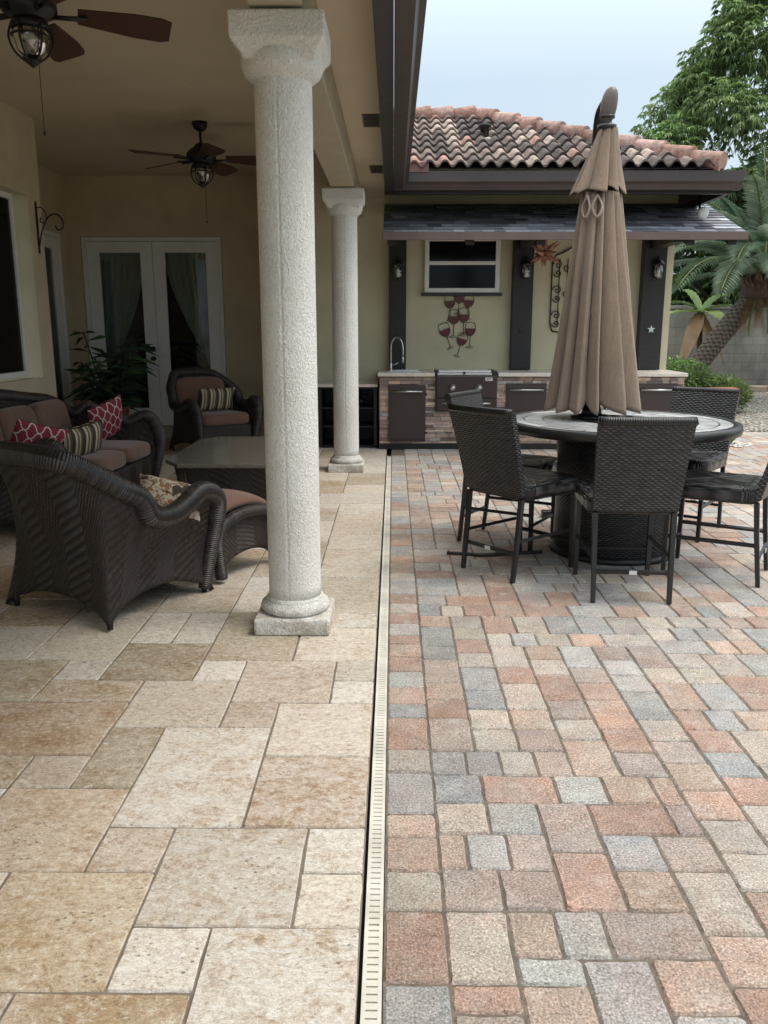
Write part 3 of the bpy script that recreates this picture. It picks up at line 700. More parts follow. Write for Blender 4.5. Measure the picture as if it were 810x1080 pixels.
b=MB(); b.lathe([(.05,0),(.05,.10),(.075,.105),(.075,.13),(.0,.15)],14); b.build('pipe',M['iron'],t2); b=MB(); b.box(-.09,.09,-.1,.1,-.02,.005,M=RZ(math.atan(PS),4,'X')); b.build('collar',M['counter'],t2)
# awning
t=thing('shingled_awning','shallow slate-blue shingled awning over the outdoor kitchen','awning')
b=MB(); R4=random.Random(9); ya,za,yb,zb=9.32,2.41,10.63,2.875; nr=11; xa,xb=-.112,3.74
for j in range(nr):
    f0,f1=j/nr,(j+1)/nr+.02; x=xa-R4.uniform(0,.2)
    while x<xb:
        wv=R4.choice([.12,.16,.2,.26]); x0=max(x,xa); x1=min(x+wv,xb); x+=wv
        if x1-x0<.01: continue
        g=R4.uniform(.7,1.3); base_=R4.choice([(.24,.26,.29),(.30,.32,.36),(.15,.16,.19),(.40,.42,.46)]); c=mulc(base_,g); lf=.010+R4.uniform(0,.004)
        y0=ya+(yb-ya)*f0+R4.uniform(-.006,.004); y1=ya+(yb-ya)*f1; z0=za+(zb-za)*f0+lf; z1=za+(zb-za)*min(f1,1)+.001
        n=b.add([(x0+.001,y0,z0),(x1-.001,y0,z0),(x1-.001,y1,z1),(x0+.001,y1,z1),(x0+.001,y0,z0-.011),(x1-.001,y0,z0-.011)])
        b.face([n,n+1,n+2,n+3],col=c); b.face([n+4,n+5,n+1,n],col=mulc(c,.35))
b.build('shingles',M['shing'],t)
b=MB(); n=b.add([(xa,ya,za-.002),(xb,ya,za-.002),(xb,yb,zb-.002),(xa,yb,zb-.002),(xa,ya,za-.03),(xb,ya,za-.03),(xb,yb,zb-.03),(xa,yb,zb-.03)])
for q in ((0,1,2,3),(4,7,6,5),(0,4,5,1),(1,5,6,2),(2,6,7,3),(3,7,4,0)): b.face([n+i for i in q])
b.build('deck_board',M['post'],t)
b=MB(); b.box(xa-.01,xb+.01,ya-.035,ya-.003,za-.075,za+.004); b.build('front_fascia',simple('awning_fascia',(.14,.095,.085),.6,.15,5,.1,60),t,bevel=.003)
for xx in (-.02,.82,1.58,2.4,3.17,3.62):
    b=MB(); Mx=Matrix.Translation((xx,0,0))
    n=b.add([(xx-.045,ya+.05,za-.03),(xx-.045,10.62,zb-.05),(xx-.045,10.62,zb-.16),(xx-.045,ya+.05,za-.12),(xx+.045,ya+.05,za-.03),(xx+.045,10.62,zb-.05),(xx+.045,10.62,zb-.16),(xx+.045,ya+.05,za-.12)])
    for q in ((0,1,2,3),(4,7,6,5),(0,4,5,1),(1,5,6,2),(2,6,7,3),(3,7,4,0)): b.face([n+i for i in q])
    b.build('rafter',M['post'],t)
# posts + sconces
def star_pts(r,r2,n=5,rot=PI/2): return [((r if i%2==0 else r2)*math.cos(rot+i*PI/n),(r if i%2==0 else r2)*math.sin(rot+i*PI/n)) for i in range(2*n)]
RX=lambda a:Matrix.Rotation(a,4,'X')
for (x0,x1,lb,sl,em) in ((-.055,.155,'dark timber post on the wall behind the faucet','glass jar wall lantern on the dark post behind the faucet',0),(1.45,1.70,'dark timber post on the wall right of the small window','glass jar wall lantern on the dark post beside the hanging star',1),(3.02,3.30,'dark timber post at the right end of the kitchen wall','glass jar wall lantern on the rightmost dark post',2)):
    t=thing('timber_post',lb,'post',((x0+x1)/2,10.58,.91),0,'dark posts carrying the awning'); hw=(x1-x0)/2
    b=MB(); b.box(-hw,hw,-.06,.066,0,1.62); b.build('post_shaft',M['post'],t,bevel=.008)
    b=MB(); b.box(-hw*.5,hw*.5,-.9,-.062,1.44,1.53)
    if em: b.build('bracket',M['post'],t)
    if em==2 or em==1:
        b=MB(); b.prism(star_pts(.05,.022),0,.012,M=Matrix.Translation((0,-.062,.49))@RX(PI/2)); b.build('star_emblem',M['steel'] if em==2 else M['iron'],t)
    t=thing('wall_lantern',sl,'lantern',((x0+x1)/2+(.02 if em else 0),10.515,2.11),0,'jar lanterns on the kitchen posts'); t.scale=(1.5,1.3,1.5)
    b=MB(); b.lathe([(.0,.0),(.022,.002),(.036,.02),(.038,.07),(.03,.1),(.028,.115)],20,M=Matrix.Translation((0,-.05,-.075))); b.build('glass_jar',M['jar'],t)
    b=MB(); b.lathe([(0,.0),(.012,.005),(.016,.03),(.010,.07),(0,.08)],12,M=Matrix.Translation((0,-.05,-.06))); b.build('bulb',M['white'],t)
    b=MB(); b.lathe([(.0,.075),(.02,.07),(.045,.045),(.05,.03),(.03,.03)],20,M=Matrix.Translation((0,-.05,0))); b.box(-.03,.03,-.012,.004,-.06,.09); b.tube([(0,-.01,.06),(0,-.03,.095),(0,-.05,.085),(0,-.05,.07)],.006); b.build('lantern_cap',M['iron'],t)

# downspout at right wall end + flood light
t=thing('flood_light','small white round outdoor spotlight under the eave at the right end of the roof','light',(3.42,9.75,2.66))
b=MB(); b.lathe([(0,-.02),(.05,-.018),(.068,0),(.066,.02),(.05,.03),(.03,.07),(0,.075)],24,M=RZ(.3,4,'Z')@RX(PI/2+.15)@Matrix.Rotation(PI,4,'X')); b.build('lamp_head',M['white'],t)
b=MB(); b.tube([(0,.06,0),(0,.12,.02),(-.02,.14,.32)],.014); b.build('arm',M['iron'],t)
# ------------------------------------------------------------------ outdoor kitchen
t=thing('kitchen_island','stacked-stone outdoor kitchen counter with cream top and dark doors','counter')
b=MB(); b.box(-.15,3.40,9.945,10.64,.07,.84); b.build('core',M['black'],t)
b=MB(); b.box(-.17,3.42,9.925,10.64,0,.07); b.build('toe_kick',M['iron'],t)
R5=random.Random(21)
def stone_face(b,along,x0,x1,z0,z1,plane,skip=()):
    z=z0
    while z<z1-.005:
        h=min(R5.choice([.022,.028,.034,.042]),z1-z); x=x0
        while x<x1-.004:
            w_=min(R5.uniform(.06,.24),x1-x)
            if x1-(x+w_)<.03: w_=x1-x
            if not any(x>=s0 and x+w_<=s1 and z>=s2 and z+h<=s3 for s0,s1,s2,s3 in skip):
                c=R5.choice([(.34,.27,.21),(.27,.20,.165),(.42,.35,.28),(.22,.16,.14),(.33,.24,.22),(.25,.235,.22),(.38,.28,.21),(.15,.12,.11)]); c=mulc(c,R5.uniform(1.0,1.6)); d=R5.uniform(.004,.024)
                if along=='x': b.box(x+.001,x+w_-.001,plane-d,plane+.02,z+.001,z+h-.001,col=c)
                else: b.box(plane-.02,plane+d,x+.001,x+w_-.001,z+.001,z+h-.001,col=c)
            x+=w_
        z+=h
b=MB(); stone_face(b,'x',-.165,3.41,.07,.862,9.935,[(-.03,.40,.12,.80),(.5,1.2,.45,.86),(1.32,1.75,.4,.8),(2.95,3.25,.35,.8)]); stone_face(b,'y',9.93,10.64,.07,.862,3.40); b.build('stone_cladding',M['stone'],t,bevel=.003)
b=MB(); b.box(-.185,.488,9.885,10.645,.863,.905); b.box(1.228,3.44,9.885,10.645,.863,.905); b.box(.488,1.228,10.5,10.645,.863,.905); b.build('countertop',M['counter'],t,bevel=.006)
for (x0,x1,z0,z1,lb) in ((-.055,.382,.10,.765,None),(1.325,1.80,.30,.785,None),(2.86,3.33,.26,.785,None)):
    b=MB(); b.box(x0,x1,9.895,9.93,z0,z1); b.box(x0+.025,x1-.025,9.889,9.896,z0+.025,z1-.03); d=b.build('cabinet_door',M['appl'],t,bevel=.004)
    b=MB(); zz=z1-.075; b.tube([(x0+.04,9.86,zz),(x1-.04,9.86,zz)],.011,10); b.tube([(x0+.06,9.895,zz),(x0+.06,9.86,zz)],.007); b.tube([(x1-.06,9.895,zz),(x1-.06,9.86,zz)],.007); b.build('handle',M['steel'],d)
# sink rim
t=thing('sink','small steel sink set in the counter beside the faucet','sink',(.13,10.2,.905))
b=MB()
for q in ((-.2,.2,-.17,-.15),(-.2,.2,.15,.17),(-.2,-.18,-.15,.15),(.18,.2,-.15,.15)): b.box(*q,0,.012)
b.box(-.18,.18,-.15,.15,0,.003); b.build('basin',M['steel'],t,bevel=.003)
t=thing('faucet','tall gooseneck kitchen faucet with spring spout on the left of the counter','faucet',(-.03,10.36,.905))
b=MB(); b.lathe([(.028,0),(.028,.012),(.018,.02),(.016,.09),(.010,.10)],16)
pth=smooth_path([(0,0,.08),(0,0,.25),(.01,-.01,.34),(.06,-.03,.40),(.12,-.05,.37),(.145,-.06,.28),(.145,-.06,.17)],6); b.tube(pth,.010,10); b.build('spout',M['steel'],t)
b=MB(); b.tube([(.145,-.06,.19),(.145,-.06,.09)],[.014,.017],12); b.build('spray_head',M['steel'],t)
b=MB(); b.tube([(0,0,.07),(.05,-.01,.075),(.09,-.02,.10)],[.009,.007,.005],8); b.build('lever',M['steel'],t)
# grill
t=thing('grill','built-in dark brown gas grill with silver lid edge and two knobs','grill',(.858,9.88,0))
b=MB(); b.box(-.362,.362,.0,.5,.455,.83); b.build('grill_body',M['appl'],t,bevel=.006)
b=MB(); b.box(-.355,.355,-.03,.0,.62,.875); b.build('control_panel',M['appl'],t,bevel=.01)
b=MB(); b.box(-.345,.30,-.022,-.0,.47,.600); dr=b.build('drawer',M['appl'],t,bevel=.006)
for xx in (-.21,.20):
    b=MB(); b.tube([(xx-.08,-.055,.555),(xx+.08,-.055,.555)],.010,10); b.tube([(xx-.06,-.055,.555),(xx-.06,-.02,.555)],.006); b.tube([(xx+.06,-.055,.555),(xx+.06,-.02,.555)],.006); b.build('handle',M['steel'],dr)
for xx in (-.17,.14):
    b=MB(); b.lathe([(.045,0),(.045,.006),(.03,.01),(.028,.032),(.0,.036)],24,M=Matrix.Translation((xx,-.031,.735))@RX(PI/2)); b.box(xx-.006,xx+.006,-.075,-.06,.712,.758); b.build('knob',M['steel'],t)
b=MB(); b.box(.215,.30,-.034,-.030,.815,.855); pl=b.build('badge',M['badge'],t,bevel=.001)
b=MB()
for k in range(3): b.box(.228,.288-.012*k,-.0355,-.0342,.845-.011*k,.849-.011*k)
b.build('badge_marks',M['iron'],pl)
b=MB(); b.box(-.345,.30,.0,.03,.876,.905); b.box(-.33,.285,-.005,.45,.906,.935); b.build('lid',M['badge'],t,bevel=.01)
b=MB(); b.box(-.36,-.34,-.01,.47,.86,.93); b.build('lid_side',M['iron'],t,bevel=.006)
b=MB(); b.box(.302,.36,-.01,.47,.86,.925); b.build('lid_side',M['iron'],t,bevel=.006)
b=MB(); b.lathe([(.016,0),(.016,.01),(0,.014)],14,M=Matrix.Translation((-.03,-.008,.905))@RX(PI/2)); b.build('emblem',M['iron'],t)
# black shelf cabinet
t=thing('shelf_cabinet','low black open shelf cabinet with stone top behind the farther column','cabinet',(-.54,10.3,0))
b=MB(); b.box(-.36,.345,-.28,.3,.71,.73); b.box(-.36,-.32,-.28,.3,.02,.71); b.box(.305,.345,-.28,.3,.02,.71); b.box(-.03,.0,-.28,.3,.02,.71); b.box(-.32,.305,-.28,.3,0,.03); b.box(-.32,.305,.27,.29,.03,.71)
b.build('carcass',M['iron'],t,bevel=.003)
for z in (.25,.47):
    b=MB(); b.box(-.318,-.032,-.26,.268,z,z+.015); b.box(.002,.303,-.26,.268,z,z+.015); b.build('shelf',M['iron'],t)
b=MB(); b.box(-.375,.355,-.3,.34,.731,.765); b.build('top',M['counter'],t,bevel=.004)
t=thing('potted_herb','small dark leafy plant on the black shelf cabinet shelf','plant',(-.40,10.25,.485))
b=MB(); b.lathe([(.04,0),(.055,.08),(.05,.085)],14); b.build('pot',M['iron'],t)
b=MB()
for k in range(60):
    a=R5.uniform(0,2*PI); r=R5.uniform(.01,.09); z=R5.uniform(.08,.2); p=Vector((r*math.cos(a),r*math.sin(a),z)); d=Vector((math.cos(a),math.sin(a),.3))*.035; s_=Vector((-math.sin(a),math.cos(a),0))*.012
    n=b.add([p,p+d*.5+s_,p+d,p+d*.5-s_]); b.face([n,n+1,n+2,n+3],col=(.05,.09,.04))
b.build('foliage',M['shade_fol'],t)

# wine glass art
t=thing('wine_glass_art','metal wall art of eight red wine glasses on the kitchen wall','wall art',(.81,10.63,1.42))
def wineglass(cx,cz,ang,s):
    Mx=Matrix.Translation((cx,0,cz))@Matrix.Rotation(ang,4,'Y')@Matrix.Scale(s,4)
    b=MB()
    prof=[(-.045,.12),(-.055,.07),(-.05,.03),(-.03,.0),(-.006,-.015)]
    L=[Mx@Vector((x,0,z)) for x,z in prof]; Rr=[Mx@Vector((-x,0,z)) for x,z in prof][::-1]
    b.tube(smooth_path(L+Rr,4),.0035,6); b.tube([Mx@Vector((-.045,0,.12)),Mx@Vector((0,0,.128)),Mx@Vector((.045,0,.12))],.0035,6)
    b.tube([Mx@Vector((0,0,-.015)),Mx@Vector((0,0,-.13))],.004,6)
    b.tube([Mx@Vector((-.04,0,-.14)),Mx@Vector((-.01,0,-.128)),Mx@Vector((.01,0,-.128)),Mx@Vector((.04,0,-.14)),Mx@Vector((0,0,-.147)),Mx@Vector((-.04,0,-.14))],.003,6)
    g=b.build('wine_glass',M['iron'],t)
    b=MB(); pts=[(-.053,.062),(-.05,.03),(-.03,.002),(0,-.012),(.03,.002),(.05,.03),(.053,.062)]
    b.prism(pts,-.004,.004,M=Mx@RX(PI/2)); b.build('wine',M['wine'],g)
for a in ((-.11,.25,-.05,1.15),(.0,.31,.1,1.05),(.115,.26,.04,1.15),(-.06,.06,.02,1.25),(.06,.08,0,1.25),(-.15,-.09,-.35,1.2),(.03,-.20,.3,1.1),(.145,-.08,.02,1.15)): wineglass(*a)
# star lantern
t=thing('star_lantern','many-pointed pink and copper star lantern hanging under the awning','lantern',(1.70,9.85,2.24)); t.scale=(1.25,1.25,1.25)
b=MB(); gold=(1+5**.5)/2; dirs=[]
for a in (-1,1):
    for c in (-gold,gold): dirs+= [Vector((0,a,c)),Vector((a,c,0)),Vector((c,0,a))]
for sx in (-1,1):
    for sy in (-1,1):
        for sz in (-1,1): dirs.append(Vector((sx,sy,sz)))
for i,d in enumerate(dirs):
    d=d.normalized(); e=d.orthogonal().normalized(); f=d.cross(e); Lr=.18 if i%2 else .145
    r=.030; ring=[d*.045+(e*math.cos(2*PI*k/5)+f*math.sin(2*PI*k/5))*r for k in range(5)]
    n=b.add(ring+[d*Lr])
    for k in range(5): b.face([n+k,n+(k+1)%5,n+5])
b.build('star_body',M['copper'],t)
b=MB(); b.tube([(0,0,.04),(0,0,.2)],.003,6); b.build('cord',M['iron'],t)
# wrought iron wall panel
t=thing('iron_scroll_panel','tall black wrought iron scroll panel on the wall behind the umbrella','wall decor',(2.18,10.63,1.38))
b=MB()
out=[(-.21,0),(-.24,.08),(-.24,.82),(-.2,.9),(-.1,.94),(0,1.0),(.1,.94),(.2,.9),(.24,.82),(.24,.08),(.21,0)]
b.tube([(x,0,z) for x,z in out],.009,6); b.tube([(-.21,0,0),(0,0,-.04),(.21,0,0)],.009,6)
for sx in (-.15,-.05,.05,.15): b.tube([(sx,0,.05),(sx,0,.86)],.006,6)
b.build('outer_bars',M['iron'],t)
b=MB()
def spiral(cx,cz,r,turn,a0,s=1): return [(cx+s*r*(1-k/22)*math.cos(a0+turn*2*PI*k/20),0,cz+r*(1-k/22)*math.sin(a0+turn*2*PI*k/20)) for k in range(21)]
b=MB()
for cz in (.15,.45,.75):
    for s in (-1,1):
        b.tube(spiral(s*.17,cz+.04,.06,1.4,0,s),.006,6); b.tube(spiral(s*.17,cz-.06,.05,-1.4,0,s),.006,6); b.tube(spiral(s*.06,cz,.05,1.3,PI,s),.006,6)
    b.build('scroll',M['iron'],t); b=MB()
# bracket by window
t=thing('plant_bracket','scrolled black iron hanging bracket at the corner of the tan wall','bracket',(-3.598,8.80,2.18))
b=MB(); b.box(0,.012,-.012,.012,-.02,.48); b.build('back_plate',M['iron'],t)
b=MB(); b.tube(smooth_path([(.01,0,.05),(.05,0,.2),(.12,0,.33),(.2,0,.36),(.26,0,.31),(.26,0,.23),(.21,0,.21),(.19,0,.25)],5),.008,6); b.tube(smooth_path([(.01,0,.42),(.06,0,.42),(.1,0,.36),(.09,0,.28),(.04,0,.29),(.05,0,.33)],5),.006,6); b.build('scroll',M['iron'],t)

# ------------------------------------------------------------------ table & chairs
TX,TY,TZ=1.445,5.36,.855
t=thing('round_table','round black-rimmed bar table with mosaic stone top and wicker drum base','table',(TX,TY,0))
b=MB(); b.lathe([(0,TZ),(.68,TZ),(.683,TZ-.004)],64,smooth=False); b.build('tabletop',M['ttop'],t)
b=MB(); b.lathe([(.60,TZ-.06),(.70,TZ-.062),(.735,TZ-.052),(.74,TZ-.03),(.735,TZ-.002),(.715,TZ+.006),(.685,TZ+.004),(.683,TZ-.02),(.60,TZ-.02)],80); b.build('rim',M['pipe'],t)
b=MB(); b.lathe([(.365,.03),(.385,.05),(.375,.3),(.375,.60),(.39,TZ-.055)],64); b.build('drum_base',M['wickb'],t)
b=MB(); b.lathe([(.36,0),(.40,.0),(.40,.03),(.36,.045)],48); b.build('foot_ring',M['pipe'],t)
b=MB(); b.lathe([(.20,TZ+.001),(.215,TZ+.012),(.225,TZ+.012),(.235,TZ+.002)],48); b.build('lid_ring',M['pipe'],t)
# chair
def make_chair():
    t=thing('counter_chair','x','chair',(0,0,0),0,'black wicker chairs around the round table')
    SH=.575; w=.235
    def seat(u,v):  # top wrap
        x=-w+2*w*u; y=-.235+.50*v
        return (x,y,SH+.012*math.cos((u-.5)*PI)+(-.025*(v-.5)**2*4*.6)+(.01 if v<.1 else 0))
    b=MB(); b.superell(.485,.52,.105,.22,.22,(0,.015,SH-.052),nu=48,nv=14); b.build('seat',M['wickb'],t)
    b=MB()
    # backrest: curved slab from under the seat to the top, leaning back
    def bk(u,v,side):
        z=.50+.49*v; wd=.222+.018*v; x=-wd+2*wd*u
        y=-.235-.115*v-.02*v*v-.018*math.cos((u-.5)*PI)*1.0 + side*.019
        return (x,y,z)
    b.grid(lambda u,v:bk(1-u,v,-1),12,14,(.46,.5)); b.grid(lambda u,v:bk(u,v,1),12,14,(.46,.5))
    for uu in (0,1): b.grid(lambda u,v:Vector(bk(uu,v,-1)).lerp(Vector(bk(uu,v,1)),u if uu==1 else 1-u),1,14,(.04,.5))
    b.build('backrest',M['wickb'],t)
    b=MB(); rail=[Vector(bk(k/10,1,0))+Vector((0,0,-.008)) for k in range(11)]
    b.tube(rail,.024,10,flat=1.0); b.build('top_rail',wickrail,t)
    for sx in (-1,1):
        b=MB(); b.tube([(sx*.205,-.235,SH-.09),(sx*.203,-.25,.3),(sx*.2,-.282,0)],[.0205,.019,.017],4,up=(1,1,0)); b.build('leg',M['pipe'],t,bevel=.003,smooth=False)
        b=MB(); b.tube([(sx*.21,.235,SH-.09),(sx*.21,.24,0)],[.0205,.018],4,up=(1,1,0)); b.build('leg',M['pipe'],t,bevel=.003,smooth=False)
    def bar(p,q): 
        b=MB(); b.tube([p,q],.0125,4,up=(.3,.4,1)); return b.build('stretcher',M['pipe'],t,smooth=False)
    s=bar((-.2,-.27,.17),(.2,-.27,.17)); bar((-.21,.238,.17),(.21,.238,.17)); bar((-.203,-.262,.24),(-.21,.238,.24)); bar((.203,-.262,.24),(.21,.238,.24))
    b=MB(); b.box(-.02,.02,-.289,-.285,.160,.182); b.build('tag',M['badge'],s)
    return t
wickrail=wicker('rail_wicker',(.02,.018,.018),(.05,.047,.046),.5,.012,.3)
ch=make_chair()
def fr(dx,dy): return math.atan2(-dx,dy)
cpos=[((1.285,4.54),fr(.05,1),'black wicker chair with its back to the camera in front of the round table'),
 ((.775,4.945),fr(.41-.02,.33),'black wicker chair at the front left of the table with its back angled left'),
 ((.80,5.60),fr(.85,-.50),'black wicker chair mostly hidden behind the front left chair'),
 ((1.92,4.855),fr(-.88,.50),'black wicker chair at the right edge of the photo, its seat seen from the side'),
 ((2.06,5.87),fr(-.60,-.80),'black wicker chair on the far right side of the table facing the camera')]
for i,(p,a,l) in enumerate(cpos):
    if i==0: ch.location=(p[0],p[1],0); ch.rotation_euler=(0,0,a); ch['label']=l
    else: dup(ch,(p[0],p[1],0),a,l)
t=thing('gas_hose','short black hose lying on the pavers behind the front left chair','hose',(.47,5.2,.012))
b=MB(); b.tube(smooth_path([(-.12,.02,0),(0,0,0),(.1,-.03,0),(.25,0,0),(.5,.05,0)],4),.011,8); b.build('hose_line',M['pipe'],t)

# ------------------------------------------------------------------ umbrella
UX,UY=1.30,5.50
t=thing('patio_umbrella','closed taupe patio umbrella gathered and hanging over the round table','umbrella',(UX,UY,0))
def canopy(name,z0,z1,r0,r1,nf,depth,hem,seed,cx0=0,cx1=0,ex=1.0,mat='umb',flare=0,dep1=None,nv=40):
    R=random.Random(seed); ph=[R.uniform(-.28,.28) for _ in range(nf)]; am=[R.uniform(.75,1.25) for _ in range(nf)]
    hm=[R.uniform(.2,1) for _ in range(nf)]
    b=MB(); N=nf*16
    def fn(u,v):
        k=(u*nf); i=int(k)%nf; fr_=k-int(k)
        i2=(i+1)%nf; th=2*PI*((i+ph[i])*(1-fr_)+(i+1+ph[i2])*fr_)/nf
        A=am[i]
        H=hm[i]*(1-fr_)+hm[i2]*fr_
        z=z0+(z1-z0)*v
        r=r0+(r1-r0)*(v**ex)
        d=depth+(dep1-depth)*v if dep1 is not None else depth
        s0=fr_; fold=.12+.05*A
        if s0<1-fold: g_=(1-s0/(1-fold))**1.35
        else: g_=((s0-(1-fold))/fold)
        w_=1-g_
        f=1-d*am[i]*g_*1.0
        f+=.035*math.sin(th*2+z*3)+.012*math.sin(s0*PI*3+v*5+i)
        tw=.25*v+.12*math.sin(v*4+i)
        r*=f
        z+= (hem*(1-w_**1.2)*H if v>.999 else hem*(1-w_**1.2)*H*max(0,(v-.8)/.2))
        x=cx0+(cx1-cx0)*v
        return (x+r*math.cos(th+tw*.3),r*math.sin(th+tw*.3)*.92,z)
    b.grid(fn,N,nv,(2,abs(z1-z0)),closeu=True); return b.build(name,M[mat],t,solid=.004)
canopy('canopy',2.25,.90,.118,.315,12,.30,.075,4,cx0=-.01,cx1=0.0,ex=.95,dep1=.36)
canopy('vent_flap',2.625,2.235,.052,.172,8,.25,.10,8,cx0=.01,cx1=-.035,ex=1.15,dep1=.42,nv=24)
# straps: pale loops at the waist
for a in (-2.45,-1.9):
    b=MB(); c_=Vector((.125*math.cos(a)-.02,.125*math.sin(a),0)); s_=Vector((-math.sin(a),math.cos(a),0))
    b.tube(smooth_path([c_+Vector((0,0,2.225)),c_*1.05+s_*.03+Vector((0,-.01,2.15)),c_*1.1+Vector((0,-.02,2.09)),c_*1.05-s_*.03+Vector((0,-.01,2.15)),c_+Vector((0,0,2.225))],4),.006,6,flat=1.6); b.build('strap',M['umbin'],t)
b=MB(); b.tube([(0,0,.90),(0,0,2.6)],.022,12); b.tube([(-.0,0,.862),(0,0,.95)],[.075,.05],16); b.lathe([(.0,.859),(.13,.859),(.14,.868),(.06,.885),(0,.885)],24); b.build('pole',M['pipe'],t)
for a in range(8):
    an=a*PI/4+.2; b=MB(); b.tube([(.03*math.cos(an),.03*math.sin(an),2.5),(.16*math.cos(an),.15*math.sin(an),1.4),(.20*math.cos(an),.19*math.sin(an),.93)],.008,6); b.build('rib',M['pipe'],t)
b=MB(); b.lathe([(.052,2.615),(.058,2.622),(.058,2.64),(.03,2.65),(.028,2.675),(.045,2.68),(.045,2.695)],20); b.build('collar',M['pipe'],t)
b=MB()
def pod(u,v):
    th=2*PI*u; ph=-PI/2+PI*v; c=max(math.cos(ph),0)**.75
    return (.005+.014*math.sin(ph)+.050*c*math.cos(th),.042*c*math.sin(th),2.752+.105*math.copysign(abs(math.sin(ph))**.9,math.sin(ph)))
b.grid(pod,24,16,closeu=True); b.build('end_cap',M['pod'],t)
b=MB(); b.tube(smooth_path([(-.005,.03,2.78),(-.025,.10,2.72),(.0,.25,2.58),(.06,.50,2.32),(.14,.72,2.05),(.18,.80,1.6),(.18,.82,.9),(.18,.82,.05)],5),.030,10); b.build('mast',M['pipe'],t)
b=MB(); b.box(-.15,.5,.78,.86,0,.05); b.box(.14,.22,.50,.78,0,.05); b.box(.14,.22,.86,1.15,0,.05); b.build('base_cross',M['pipe'],t,bevel=.006)

